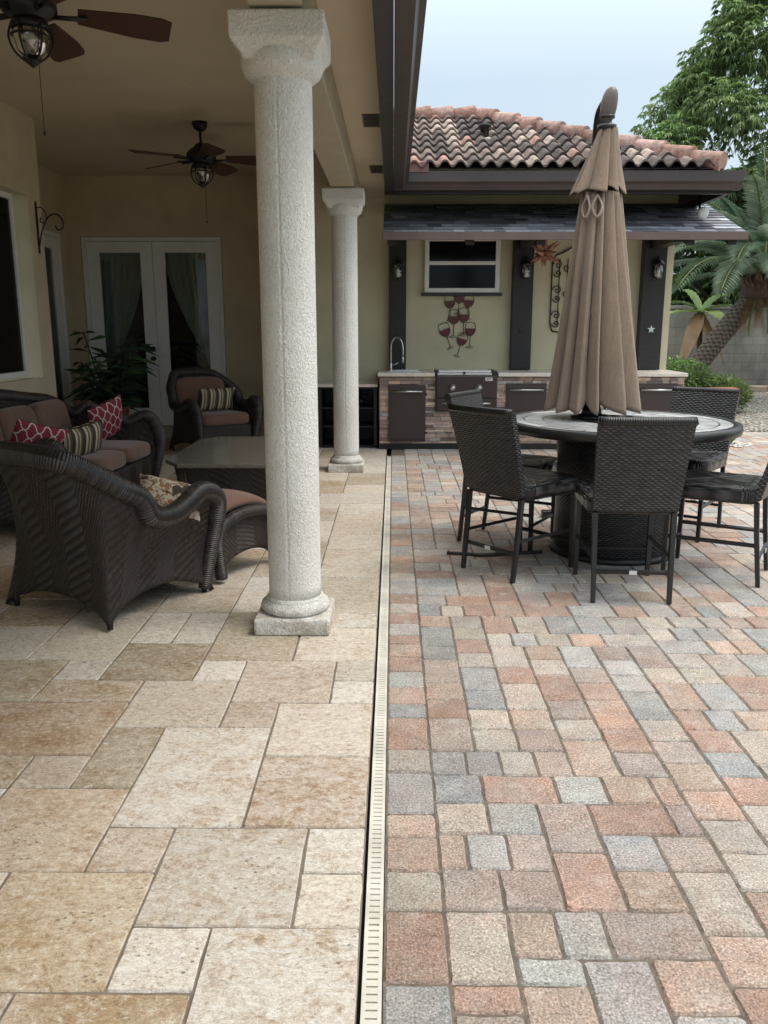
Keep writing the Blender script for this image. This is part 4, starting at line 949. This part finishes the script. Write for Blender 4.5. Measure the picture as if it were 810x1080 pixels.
# ------------------------------------------------------------------ wicker lounge furniture
def lounge(name,label,cat,W,D,loc,rz,ncush,group=None,back=.90,arm=.60,rimr=.055,foot_in=0.0,dip=.50,archb=False):
    """local: faces +Y; W,D foot spacing"""
    t=thing(name,label,cat,loc,rz,group)
    hw,hd=W/2,D/2; o=.07
    half=[(hw*.985,hd*.99,.02),(hw+.005,hd+.045,.22),(hw+.03,hd+.075,.40),(hw+.045,hd+.07,.52),(hw+.055,hd+.0,arm-.012),(hw+.062,hd-.085,arm),(hw+.07,hd-.19,arm-.045),(hw+.078,hd-.31,dip+.035),(hw+.08,hd-.44,dip+.055),(hw+.07,hd*-.42,dip+.15),(hw+.04,-hd*.72,back-.17),(hw-.06,-hd-.05,back-.06),(hw*.62 if W<1 else hw-.30,-hd-.13,back-.015)]
    mid=[(0,-hd-.15,back+ (0 if W<1 else .05))]
    full=half+mid+[(-x,y,z) for x,y,z in half[::-1]]
    path=smooth_path(full,6); n=len(path)
    b=MB(); rr=[rimr*(.62+.38*min(1,min(i,n-1-i)/(n*.10))) for i in range(n)]
    b.tube(path,rr,14); b.build('rim',M['wickrim'],t)
    # outer shell between the rim and the arched hem
    feet=[(hw,hd),(hw+.015,-hd),(-hw-.015,-hd),(-hw,hd)]
    i0=next(i for i,p in enumerate(path) if p.z>.30); i1=n-1-i0
    seg=path[i0:i1+1]
    # param by position of foot corners along the path
    def clos(f): return min(range(len(seg)),key=lambda i:(seg[i].x-f[0]*1.05)**2+(seg[i].y-f[1]*1.02)**2+ (0 if True else 0))
    ib=clos((hw,-hd)); ib2=len(seg)-1-ib
    S=[]
    for i,p in enumerate(seg):
        if i<=ib: s=i/ib; a,c=feet[0],feet[1]
        elif i<=ib2: s=(i-ib)/(ib2-ib); a,c=feet[1],feet[2]
        else: s=(i-ib2)/(len(seg)-1-ib2); a,c=feet[2],feet[3]
        ar=4*s*(1-s); wide=(1 if abs(a[1]-c[1])>.1 or W<1 else .5)
        x=a[0]+(c[0]-a[0])*s; y=a[1]+(c[1]-a[1])*s
        e=min(s,1-s); fl=.035*math.exp(-(e/.09)**2)
        nx,ny=(x/abs(hw),y/abs(hd)); 
        inw=-.02*ar
        x+=math.copysign(fl,x)*(abs(x)>hw*.6)+ (inw if abs(a[0]-c[0])<.1 else 0)*(1 if x>0 else -1); y+=math.copysign(fl,y)*(abs(y)>hd*.6)
        S.append((Vector((x,y,.012+.115*ar**.65)),p))
    b=MB(); m=len(S)-1; NV=16
    Ls=[0]
    for i in range(1,len(S)): Ls.append(Ls[-1]+((S[i][0]-S[i-1][0]).length+(S[i][1]-S[i-1][1]).length)/2)
    base=len(b.v)
    for j in range(NV+1):
        v=j/NV
        for i,(q,p) in enumerate(S):
            w_=q.lerp(p,v); bul=math.sin(v*PI)*.0
            cen=Vector((0,0,w_.z)); dr=(w_-cen); dr.z=0
            pinch=-.045*math.sin(min(1,v*1.15)*PI)
            if dr.length>0: w_=w_+dr.normalized()*pinch
            b.v.append(tuple(w_))
    for j in range(NV):
        for i in range(m):
            z0,z1=b.v[base+j*(m+1)+i][2],b.v[base+(j+1)*(m+1)+i][2]
            za_,zb_=b.v[base+j*(m+1)+i+1][2],b.v[base+(j+1)*(m+1)+i+1][2]
            b.face([base+j*(m+1)+i,base+(j+1)*(m+1)+i,base+(j+1)*(m+1)+i+1,base+j*(m+1)+i+1],uv=[(Ls[i],z0),(Ls[i],z1),(Ls[i+1],zb_),(Ls[i+1],za_)],smooth=True)
    b.build('woven_shell',M['wickh'],t,solid=.03)
    # front skirt
    b=MB()
    def sk(u,v):
        x=-hw+.02+2*(hw-.02)*u; e=4*u*(1-u); z0=.03+.11*e**.5; return (x,hd+.01+.02*e,z0+(.34-z0)*v)
    b.grid(lambda u,v:sk(u,v),16,6,(W,.3)); b.build('front_skirt',M['wickh'],t,solid=.02)
    b=MB(); b.superell(W-.14,D-.12,.08,.2,.2,(0,.05,.30)); b.build('seat_deck',M['wick'],t)
    cw=(W-.04)/ncush
    for k in range(ncush):
        cx=-(W-.04)/2+cw*(k+.5)
        b=MB(); b.superell(cw-.006,D+.0,.15,.42,.3,(cx,.045,.40),nu=40,nv=14); b.build('seat_cushion',M['cush'],t)
    nb=ncush
    for k in range(nb):
        cx=-(W-.04)/2+cw*(k+.5)
        hb=(back-.52) if not W>1 else (back-.50)
        Mx=Matrix.Translation((cx,-hd+.045,.47+hb/2))@Matrix.Rotation(.2,4,'X')
        b=MB(); b.superell(cw-.01,.17,hb,.5,.45,(0,0,0),nu=40,nv=16,M=Mx)
        bc=b.build('back_cushion',M['cush'],t)
        b=MB(); b.lathe([(0,.0),(.014,.003),(.012,.01),(0,.013)],12,M=Mx@Matrix.Translation((0,.08,.02))@RX(-PI/2)); b.build('button',M['cush'],bc)
    for fx,fy in feet:
        b=MB(); b.tube([(fx*.985,fy*.985,0),(fx*.985,fy*.985,.08)],[.014,.02],8); b.build('leg',M['iron'],t)
    return t
def pillow(label,w,h,th,loc,rot,mat,name='throw_pillow',cat='pillow'):
    t=thing(name,label,cat,loc); t.rotation_euler=rot
    b=MB()
    for s in (1,-1):
        def fn(u,v):
            x=2*u-1; y=2*v-1; e=((1-abs(x)**3)*(1-abs(y)**3)); k=max(e,0)**.5*.93+.07
            pin=1-.07*(1-abs(x))*(abs(y)**3)-.0; pin2=1-.07*(1-abs(y))*(abs(x)**3)
            return (x*w/2*pin2*1.0,s*th/2*k,y*h/2*pin)
        if s==1: b.grid(lambda u,v:fn(1-u,v),18,18,(1,h/w))
        else: b.grid(fn,18,18,(1,h/w))
    b.build('pillow_cover',mat,t); return t
CH1=(-1.515,4.305); A1=fr(.5,.865)
lounge('wicker_armchair','dark brown wicker armchair in the left foreground seen from behind','armchair',.69,.69,(*CH1,0),A1,1,'brown wicker armchairs',back=.86,arm=.585,dip=.47)
lounge('wicker_armchair','dark brown wicker armchair facing the camera near the french door','armchair',.69,.69,(-2.12,9.75,0),fr(.62,-.78),1,'brown wicker armchairs',back=.90,arm=.60)
SF=(-2.62,6.40)
lounge('wicker_sofa','dark brown wicker three-seat sofa with arched back under the large window','sofa',1.75,.80,(-2.60,6.45,0),fr(1,-.06),3,back=.86,arm=.66,dip=.60)
pillow('crimson trellis pillow at the far end of the sofa beside the plant',.37,.37,.13,(-2.50,7.22,.64),(-.35,.30,fr(.85,-.55)),M['trel'])
pillow('crimson trellis pillow at the near end of the sofa',.37,.37,.12,(-2.55,5.86,.61),(-.45,-.3,fr(.75,-.75)),M['trel'])
pillow('cream and brown striped lumbar pillow in the middle of the sofa',.40,.27,.14,(-2.40,6.33,.585),(-.45,.15,fr(.8,-.6)),M['strp'],'lumbar_pillow')
pillow('cream and brown striped lumbar pillow on the far armchair',.46,.27,.14,(-2.05,9.66,.62),(-.3,0,fr(.62,-.78)),M['strp'],'lumbar_pillow')
pillow('brown and cream floral pillow lying in the foreground armchair',.34,.24,.11,(-1.20,4.38,.545),(-.9,.3,A1+.9),m_floral(),'lumbar_pillow')
# ottoman
t=thing('wicker_ottoman','brown wicker ottoman with tan cushion between the foreground armchair and the column','ottoman',(-1.075,4.93,0),fr(.5,.865))
W,D=.50,.50
for s in (-1,1):
    b=MB(); path=smooth_path([(s*W/2,-D/2-.0,.03),(s*W/2,-D/2-.02,.24),(s*W/2,-D/2+.03,.335),(s*W/2,-.02,.375),(s*W/2,D/2-.03,.335),(s*W/2,D/2+.02,.24),(s*W/2,D/2,.03)],6)
    b.tube(path,[.036]*len(path),12); b.build('rim',M['wickrim'],t)
    b=MB()
    def sd(u,v,s=s):
        y=-D/2+D*u; e=4*u*(1-u); z0=.02+.12*e**.55; z1=.30+.05*e**.6; return (s*(W/2-.012),y,z0+(z1-z0)*v)
    b.grid((lambda u,v:sd(u,v)) if s>0 else (lambda u,v:sd(1-u,v)),16,8,(D,.38)); b.build('side_panel',M['wickh'],t,solid=.015)
for s in (-1,1):
    b=MB()
    def fp(u,v,s=s):
        x=-W/2+W*u; e=4*u*(1-u); z0=.02+.12*e**.55; return (x,s*(D/2),z0+(.33-z0)*v)
    b.grid((lambda u,v:fp(u,v)) if s<0 else (lambda u,v:fp(1-u,v)),16,8,(W,.3)); b.build('end_panel',M['wickh'],t,solid=.015)
b=MB()
def cu(u,v):
    x=-(W/2-.035)+(W-.07)*u; y=-D/2-.02+(D+.04)*v; return (x,y,.325+.10*(4*v*(1-v))**.5+.05*(4*u*(1-u))**.5)
b.grid(cu,16,20,(W,D)); b.build('cushion',M['cush'],t,solid=.05)
# coffee table
t=thing('granite_coffee_table','low coffee table with clipped-corner granite top behind the nearer column','coffee table',(-1.24,6.82,0))
hw,hd,c_=.49,.78,.14
oct_=[(-hw+c_,-hd),(hw-c_,-hd),(hw,-hd+c_*1.5),(hw,hd-c_*1.5),(hw-c_,hd),(-hw+c_,hd),(-hw,hd-c_*1.5),(-hw,-hd+c_*1.5)]
b=MB(); b.prism(oct_,.425,.455); b.build('tabletop',M['granite'],t,bevel=.005)
b=MB()
q=[(-.30,-.50),(.30,-.50),(.30,.50),(-.30,.50)]; q2=[(-.36,-.56),(.36,-.56),(.36,.56),(-.36,.56)]
n=b.add([(x,y,.0) for x,y in q]+[(x,y,.40) for x,y in q2])
for i in range(4): b.face([n+i,n+(i+1)%4,n+4+(i+1)%4,n+4+i])
b.face([n+4,n+5,n+6,n+7]); b.build('woven_base',M['wickh'],t)
for sx in (-1,1):
    for sy in (-1,1): b=MB(); b.tube([(sx*.33,sy*.53,0),(sx*.39,sy*.59,.42)],[.028,.034],8); b.build('leg',M['wickrim'],t)

# ------------------------------------------------------------------ ceiling fans
def fan(loc,rz,label):
    t=thing('ceiling_fan',label,'ceiling fan',loc,rz,'bronze ceiling fans with lantern lights')
    b=MB(); b.lathe([(.03,-.085),(.06,-.065),(.075,-.03),(.078,0)],24); b.build('ceiling_canopy',M['iron'],t)
    b=MB(); b.tube([(0,0,-.07),(0,0,-.20)],.013,10); b.lathe([(.013,-.21),(.028,-.2),(.013,-.185)],16); b.build('downrod',M['iron'],t)
    b=MB(); b.lathe([(.02,-.20),(.055,-.21),(.07,-.235),(.115,-.265),(.145,-.30),(.148,-.345),(.125,-.37),(.09,-.385),(.085,-.40)],36); b.build('motor_housing',M['iron'],t)
    for k in range(5):
        a=2*PI*k/5; Mr=RZ(a,4,'Z')
        b=MB(); pts=[]
        def bl(u,v):
            r=.25+.50*u; wd=.060+.038*min(1,u*1.6)-.02*max(0,(u-.93)/.07)
            y=(2*v-1)*wd; return Mr@Vector((r,y,-.345-.30*y-.02*u))
        b.grid(bl,10,4,(.5,.12)); bo=b.build('blade',M['wood'],t,solid=.008,smooth=False)
        b=MB(); b.tube([Mr@Vector((.10,0,-.365)),Mr@Vector((.2,.02,-.36)),Mr@Vector((.30,.03,-.352))],[.014,.010,.012],6); b.tube([Mr@Vector((.12,0,-.365)),Mr@Vector((.2,-.02,-.365)),Mr@Vector((.30,-.03,-.36))],[.012,.009,.010],6); b.build('blade_bracket',M['iron'],bo)
    b=MB(); b.lathe([(.09,-.395),(.098,-.41),(.105,-.43),(.098,-.44)],30); b.tube([(.1*math.cos(a*PI/8),.1*math.sin(a*PI/8),-.475) for a in range(16)],.006,6,closed=True)
    for k in range(6):
        a=k*PI/3; c,s=math.cos(a),math.sin(a); b.tube(smooth_path([(.10*c,.10*s,-.43),(.112*c,.112*s,-.49),(.085*c,.085*s,-.56),(.03*c,.03*s,-.605)],4),.006,6)
    b.lathe([(.0,-.635),(.012,-.625),(.04,-.605),(.045,-.595),(.0,-.59)],20); b.build('light_cage',M['iron'],t)
    b=MB(); b.lathe([(.09,-.43),(.097,-.48),(.072,-.555),(.02,-.59),(0,-.592)],28); b.build('glass_bowl',M['jar'],t)
    b=MB(); b.lathe([(0,-.52),(.02,-.505),(.028,-.48),(.016,-.445),(.014,-.43)],14); b.build('bulb',M['white'],t)
    b=MB(); b.tube([(.03,0,-.6),(.03,0,-.95)],.0022,5); b.lathe([(0,-.98),(.007,-.965),(0,-.945)],8,M=Matrix.Translation((.03,0,0))); b.build('pull_chain',M['iron'],t)
    return t
f1=fan((-1.97,9.1,ZC),math.radians(5),'farther bronze ceiling fan with lantern light, in front of the french door')
dup(f1,(-1.98,4.98,ZC),math.radians(22),'nearer bronze ceiling fan with lantern light, cropped by the top left corner')

# ------------------------------------------------------------------ planting
def leaf(b,p,d,up,L,w,col,droop=.3):
    d=d.normalized(); s=d.cross(up)
    if s.length<1e-3: s=d.orthogonal()
    s.normalize(); m=p+d*L*.5; e=p+d*L+Vector((0,0,-droop*L)); m=m+Vector((0,0,-droop*L*.2))
    n=b.add([p,m+s*w/2,e,m-s*w/2]); b.face([n,n+1,n+2],col=col); b.face([n,n+2,n+3],col=mulc(col,.85))
def rv(R): 
    while True:
        v=Vector((R.uniform(-1,1),R.uniform(-1,1),R.uniform(-1,1)))
        if .05<v.length<1: return v
def tree(loc,label,blobs,nleaf,L,w,cols,seed,trunk,group=None,name='leafy_tree'):
    R=random.Random(seed); t=thing(name,label,'tree',loc,0,group)
    b=MB(); 
    for pth,rr in trunk: b.tube(smooth_path(pth,4),[rr[0]+(rr[1]-rr[0])*i/(4*(len(pth)-1)) for i in range(4*(len(pth)-1)+1)],8)
    b.build('trunk',M['bark'],t)
    b=MB(); tot=sum(q[3]**2 for q in blobs)
    for (x,y,z,r) in blobs:
        c=Vector((x,y,z)); k=int(nleaf*r*r/tot/7)
        for _ in range(k):
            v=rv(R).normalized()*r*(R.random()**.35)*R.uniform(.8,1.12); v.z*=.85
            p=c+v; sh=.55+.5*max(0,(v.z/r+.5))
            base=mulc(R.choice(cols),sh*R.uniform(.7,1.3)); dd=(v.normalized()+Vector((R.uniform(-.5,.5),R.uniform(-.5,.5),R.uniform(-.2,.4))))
            for q in range(7):
                a=2*PI*q/7+R.random(); d=(dd*.8+Vector((math.cos(a),math.sin(a),R.uniform(-.5,.1)))); leaf(b,p,d,Vector((0,0,1)),L*R.uniform(.7,1.2),w,mulc(base,R.uniform(.75,1.3)),.75)
    b.build('crown',M['fol'],t); return t
R6=random.Random(31)
bl=[]
# crown outline rises to the right
for _ in range(120):
    x=R6.uniform(0,7.5); top=1.0+x*1.75; top=min(top,5.6)
    z=R6.uniform(-3.6,top)
    if x<.8 and z<-2.5: continue
    bl.append((x,R6.uniform(-1.6,2.2),z,R6.uniform(.45,.95)))
for _ in range(55):
    x=R6.uniform(-.2,3.2); bl.append((x,R6.uniform(-1,1),1.25+x*1.85-R6.uniform(.1,1.2),R6.uniform(.4,.7)))
gcol=[(.16,.24,.085),(.20,.29,.11),(.12,.19,.07),(.27,.34,.15),(.18,.26,.11)]
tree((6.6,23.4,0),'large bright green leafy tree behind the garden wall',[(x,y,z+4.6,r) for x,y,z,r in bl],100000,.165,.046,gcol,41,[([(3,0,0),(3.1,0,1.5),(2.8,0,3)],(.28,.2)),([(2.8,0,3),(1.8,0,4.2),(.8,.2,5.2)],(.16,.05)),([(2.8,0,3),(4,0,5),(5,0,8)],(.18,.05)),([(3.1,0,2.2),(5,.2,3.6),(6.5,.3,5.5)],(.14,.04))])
bl2=[(R6.uniform(-1.5,9),R6.uniform(-.8,.8),R6.uniform(-.3,3.3),R6.uniform(.5,.9)) for _ in range(60)]
tree((6.8,22.4,0),'darker dense green tree low behind the garden wall and the palm',[(x,y,z+1.6,q) for x,y,z,q in bl2],22000,.22,.06,[(.035,.07,.02),(.05,.095,.028),(.07,.12,.035)],43,[([(3,0,0),(3,0,1.5),(3.2,0,3)],(.2,.12)),([(3,0,.8),(.8,0,2.6)],(.1,.04)),([(3,0,1),(6,0,3)],(.1,.04))])
def frond(b,p,dirv,L,nl,ll,cols,R,droop=.9,wd=.028):
    d=dirv.normalized(); side=Vector((-d.y,d.x,0)); 
    if side.length<.01: side=Vector((1,0,0))
    side.normalize(); pts=[]; q=Vector(p); dd=d.copy()
    for i in range(nl+1):
        pts.append(q.copy()); q=q+dd*(L/nl); dd=(dd+Vector((0,0,-droop/nl*(.4+1.2*i/nl)))).normalized()
    b.tube(pts[::2] if len(pts)%2 else pts,.012,4,col=(.12,.14,.05))
    c0=R.choice(cols)
    for i in range(2,nl+1):
        f=i/nl; tdir=(pts[i]-pts[i-1]).normalized(); ln=ll*(math.sin(PI*min(1,f*.85+.12))**.6)
        for s in (-1,1):
            v=(tdir*.75+side*s*.9+Vector((0,0,.25))).normalized(); leaf(b,pts[i],v,Vector((0,0,1)),ln*R.uniform(.85,1.1),wd,mulc(c0,R.uniform(.75,1.25)),.35)
def palm_tree(loc,label,tr,rad,crown,nf,L,cols,seed,el=(-.3,1.3),group=None,ball=.36):
    R=random.Random(seed); t=thing('palm_tree',label,'palm tree',loc,0,group)
    b=MB(); p=smooth_path(tr,5); b.tube(p,[rad]*len(p),16); b.build('trunk',M['palm'],t)
    b=MB(); c=Vector(crown)
    b.lathe([(.1,-ball*1.0),(ball*.75,-ball*.75),(ball,-.1),(ball*.9,ball*.5),(ball*.4,ball*.9)],18,M=Matrix.Translation(c)@Matrix.Rotation(.35,4,'Y'),col=(.075,.045,.03))
    for _ in range(260):
        v=rv(R).normalized(); v2=v.copy(); v2.z*=.9; q=c+v2*ball*.95; e=q+(v*.6+Vector((0,0,.9))).normalized()*.16; s_=v.cross(Vector((0,0,1)))
        if s_.length<.01: continue
        s_=s_.normalized()*.035; n=b.add([q-s_,q+s_,e]); b.face([n,n+1,n+2],col=mulc((.13,.08,.055),R.uniform(.5,1.4)))
    b.build('boots',M['pebble'],t)
    b=MB()
    for k in range(nf):
        a=2*PI*k/nf*1.618*3+R.random()*.4; e=R.uniform(*el); d=Vector((math.cos(a)*math.cos(e),math.sin(a)*math.cos(e),math.sin(e)))
        frond(b,c+Vector((0,0,ball*.4)),d,L*R.uniform(.8,1.1),44,.42,cols,R,droop=1.5,wd=.03)
    for k in range(9):
        a=R.uniform(0,2*PI); frond(b,c,Vector((math.cos(a),math.sin(a),-.5)),L*R.uniform(.35,.5),26,.25,[(.13,.085,.045),(.17,.11,.06)],R,droop=2.2,wd=.022)
    b.build('crown',M['fol'],t)
pc_=[(.10,.16,.10),(.13,.19,.13),(.085,.135,.075),(.16,.21,.15)]
palm_tree((5.25,16.0,0),'leaning palm with a thick textured trunk and blue-green fronds',[(0,0,0),(.45,.05,.65),(1.0,.1,1.4),(1.38,.1,1.88)],.185,(1.58,.1,2.12),54,2.6,pc_,77,(.25,1.5))
palm_tree((8.9,16.6,0),'taller palm outside the right edge with yellow-green drooping fronds',[(0,0,0),(.1,0,2),(0,0,4.1)],.17,(0,0,4.3),30,2.4,[(.20,.22,.07),(.15,.18,.06),(.24,.24,.09)],78,(-.2,1.2),ball=.28)
# banana plant
t=thing('banana_plant','small banana plant with broad light green leaves and dry brown ones by the wall','plant',(6.75,18.9,.05))
b=MB(); R7=random.Random(15)
b.tube([(0,0,0),(.03,0,.7),(.0,0,1.68)],[.09,.07,.04],10,col=(.14,.13,.06)); b.build('stem',M['pebble'],t)
b=MB()
for (a,e,L,c) in ((PI+.1,.25,1.15,(.13,.19,.06)),(PI-.6,.7,1.0,(.09,.15,.05)),(2.2,1.1,1.1,(.1,.16,.05)),(.3,.9,1.1,(.08,.14,.04)),(-.6,.5,1.1,(.07,.12,.04)),(-1.4,.2,1.0,(.14,.19,.07)),(4.0,-.7,.9,(.22,.14,.08)),(3.4,-1.0,.8,(.28,.18,.10)),(-.2,-.9,.9,(.20,.13,.08)),(5.3,-1.0,.8,(.30,.2,.12))):
    d=Vector((math.cos(a)*math.cos(e),math.sin(a)*math.cos(e),math.sin(e))); sd=Vector((-math.sin(a),math.cos(a),0)); o0=Vector((0,0,1.65))
    def lf(u,v):
        p=o0+d*L*v+Vector((0,0,-.45*L*v*v)); w_=.17*math.sin(PI*min(1,v*.93+.05))**.6; x=2*u-1
        return p+sd*w_*x+Vector((0,0,.05*abs(x)+.015*math.sin(v*60)))
    b.grid(lf,4,16,col=c)
b.build('leaves',M['fol'],t)
# shrub + planter
def bush(name,label,cat,loc,rx,ry,h,n,L,w,cols,seed,stemcol=None,up=.9,pot=None):
    R=random.Random(seed); t=thing(name,label,cat,loc)
    b=MB()
    for k in range(14):
        a=R.uniform(0,2*PI); r=R.random(); b.tube([(0,0,.02),(rx*r*.5*math.cos(a),ry*r*.5*math.sin(a),h*.5),(rx*r*math.cos(a),ry*r*math.sin(a),h*.85)],[.012,.008,.003],5)
    b.build('stems',M['bark'],t)
    b=MB()
    for _ in range(n):
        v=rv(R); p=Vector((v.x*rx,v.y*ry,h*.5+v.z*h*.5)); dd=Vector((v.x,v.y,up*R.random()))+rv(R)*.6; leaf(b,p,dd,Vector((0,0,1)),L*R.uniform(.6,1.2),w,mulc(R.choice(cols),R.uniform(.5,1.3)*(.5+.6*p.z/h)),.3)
    b.build('foliage',M['fol'],t); return t
scol=[(.09,.17,.045),(.13,.22,.06),(.06,.12,.03),(.17,.25,.08)]
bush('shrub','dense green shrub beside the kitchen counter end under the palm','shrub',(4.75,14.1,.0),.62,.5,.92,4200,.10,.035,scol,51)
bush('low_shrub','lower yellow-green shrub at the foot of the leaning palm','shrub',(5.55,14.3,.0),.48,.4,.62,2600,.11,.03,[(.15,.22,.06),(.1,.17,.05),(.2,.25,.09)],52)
t=thing('terracotta_planter','long terracotta planter under the green shrubs','planter',(5.05,13.55,.0))
b=MB(); b.box(-.42,.42,-.12,.12,0,.42); b.box(-.45,.45,-.15,.15,.421,.47); b.build('planter_box',M['terra'],t,bevel=.012)
t=thing('grass_tuft','small green grass tuft ringed with white pebbles on the paving','grass',(4.10,10.35,0))
b=MB(); R8=random.Random(2)
for _ in range(420):
    a=R8.uniform(0,2*PI); r=R8.random()*.07; p=Vector((r*math.cos(a),r*math.sin(a),0)); d=Vector((math.cos(a)*R8.uniform(.1,.9),math.sin(a)*R8.uniform(.1,.9),1)); leaf(b,p,d,Vector((math.cos(a),math.sin(a),.1)),R8.uniform(.12,.24),.012,mulc((.10,.21,.05),R8.uniform(.6,1.3)),.2)
b.build('blades',M['fol'],t)
b=MB()
for _ in range(110):
    a=R8.uniform(-1.4,1.2); r=R8.uniform(.12,.30); s_=R8.uniform(.012,.026); c=R8.choice([(.62,.6,.56),(.5,.47,.43),(.7,.68,.65)])
    b.lathe([(0,-.2*s_),(s_,.2*s_),(s_*.8,.6*s_),(0,.9*s_)],7,M=Matrix.Translation((r*math.cos(a)*1.2,r*math.sin(a),.002)),col=c)
b.build('pebbles',M['pebble'],t)
# indoor plant
t=thing('potted_corner_plant','dark long-leaved potted plant in the shaded corner behind the sofa','plant',(-3.78,11.15,0)); R9=random.Random(19)
b=MB(); b.lathe([(.15,0),(.2,.05),(.24,.36),(.26,.38),(.24,.40),(.22,.37)],28); b.build('pot',M['terra'],t)
b=MB(); b.lathe([(0,.36),(.225,.365)],20); b.build('soil',M['soil'],t)
b=MB(); tips=[]
for k in range(12):
    a=R9.uniform(0,2*PI); r=R9.uniform(.1,.55); h=R9.uniform(.6,1.35); p=[(0.03*math.cos(a),.03*math.sin(a),.36),(r*.5*math.cos(a),r*.5*math.sin(a),h*.6),(r*math.cos(a),r*math.sin(a),h)]; b.tube(smooth_path(p,4),.009,6); tips.append(smooth_path(p,8))
b.build('stems',M['bark'],t)
b=MB()
for tp in tips:
    for q in tp[5:]:
        for _ in range(2):
            a=R9.uniform(0,2*PI); leaf(b,q,Vector((math.cos(a),math.sin(a),R9.uniform(-.1,.8))),Vector((0,0,1)),R9.uniform(.25,.46),.036,mulc(R9.choice([(.035,.07,.03),(.05,.09,.035),(.03,.05,.025)]),R9.uniform(.7,1.4)),.4)
b.build('foliage',M['shade_fol'],t)
# distant hedge so that the horizon is closed behind the camera side view
bush('hedge','long clipped hedge far to the right beyond the gravel','hedge',(14.5,12,0),1.2,9,2.6,9000,.22,.08,gcol,61)

# ------------------------------------------------------------------ world, light, camera
w=bpy.data.worlds.new('World'); sc.world=w; w.use_nodes=True; nt=w.node_tree; bg=nt.nodes['Background']
sky=nt.nodes.new('ShaderNodeTexSky'); sky.sky_type='NISHITA'; sky.sun_disc=False; sky.sun_elevation=math.radians(58); sky.sun_rotation=math.radians(60); sky.air_density=1.5; sky.dust_density=4
mul=nt.nodes.new('ShaderNodeMix'); mul.data_type='RGBA'; mul.blend_type='MULTIPLY'; mul.inputs[0].default_value=1; mul.inputs[7].default_value=(.09,.09,.09,1); nt.links.new(sky.outputs[0],mul.inputs[6])
tc=nt.nodes.new('ShaderNodeTexCoord'); nz=nt.nodes.new('ShaderNodeTexNoise'); nz.inputs['Scale'].default_value=2.2; nz.inputs['Detail'].default_value=5; nt.links.new(tc.outputs['Generated'],nz.inputs['Vector'])
cl=nt.nodes.new('ShaderNodeMix'); cl.data_type='RGBA'; cl.inputs[6].default_value=(.66,.85,1.04,1); cl.inputs[7].default_value=(.82,.95,1.06,1); nt.links.new(nz.outputs['Fac'],cl.inputs[0])
mx=nt.nodes.new('ShaderNodeMix'); mx.data_type='RGBA'; mx.inputs[0].default_value=.82; nt.links.new(mul.outputs[2],mx.inputs[6]); nt.links.new(cl.outputs[2],mx.inputs[7]); 
sx=nt.nodes.new('ShaderNodeSeparateXYZ'); nt.links.new(tc.outputs['Generated'],sx.inputs[0])
gr=nt.nodes.new('ShaderNodeMapRange'); gr.inputs[1].default_value=.25; gr.inputs[2].default_value=1; gr.inputs[3].default_value=1.0; gr.inputs[4].default_value=2.5; nt.links.new(sx.outputs[2],gr.inputs[0])
m2=nt.nodes.new('ShaderNodeMix'); m2.data_type='RGBA'; m2.blend_type='MULTIPLY'; m2.inputs[0].default_value=1; m2.clamp_result=False; nt.links.new(mx.outputs[2],m2.inputs[6]); 
gm=nt.nodes.new('ShaderNodeMix'); gm.data_type='RGBA'; gm.inputs[6].default_value=(1,1,1,1); gm.inputs[7].default_value=(3.9,3.35,2.85,1); gm.clamp_factor=True; gr.inputs[3].default_value=0; gr.inputs[4].default_value=1; nt.links.new(gr.outputs[0],gm.inputs[0]); nt.links.new(gm.outputs[2],m2.inputs[7]); nt.links.new(m2.outputs[2],bg.inputs['Color']); bg.inputs['Strength'].default_value=1.0
sun=bpy.data.lights.new('sun','SUN'); sun.energy=1.5; sun.angle=math.radians(20); sun.color=(1,.93,.82); so=bpy.data.objects.new('sun',sun); COL.objects.link(so)
el,az=math.radians(58),math.radians(60)
dv=Vector((math.sin(az)*math.cos(el),-math.cos(az)*math.cos(el)*.4,math.sin(el))); so.rotation_euler=dv.to_track_quat('Z','Y').to_euler()
cam=bpy.data.cameras.new('camera'); co=bpy.data.objects.new('camera',cam); COL.objects.link(co); sc.camera=co
th=math.atan(197/880); psi=math.atan(10/(880/math.cos(th)))
co.location=(0,0,1.45); co.rotation_euler=Euler((PI/2-th,0,psi),'XYZ')
cam.sensor_fit='VERTICAL'; cam.sensor_height=36; cam.lens=36*880/1080; cam.clip_end=600; cam.clip_start=.05
sc.view_settings.view_transform='Standard'; sc.view_settings.look='None'; sc.view_settings.exposure=0; sc.view_settings.gamma=1
sc.cycles.max_bounces=10; sc.cycles.diffuse_bounces=8; sc.cycles.transparent_max_bounces=12; sc.cycles.use_denoising=True
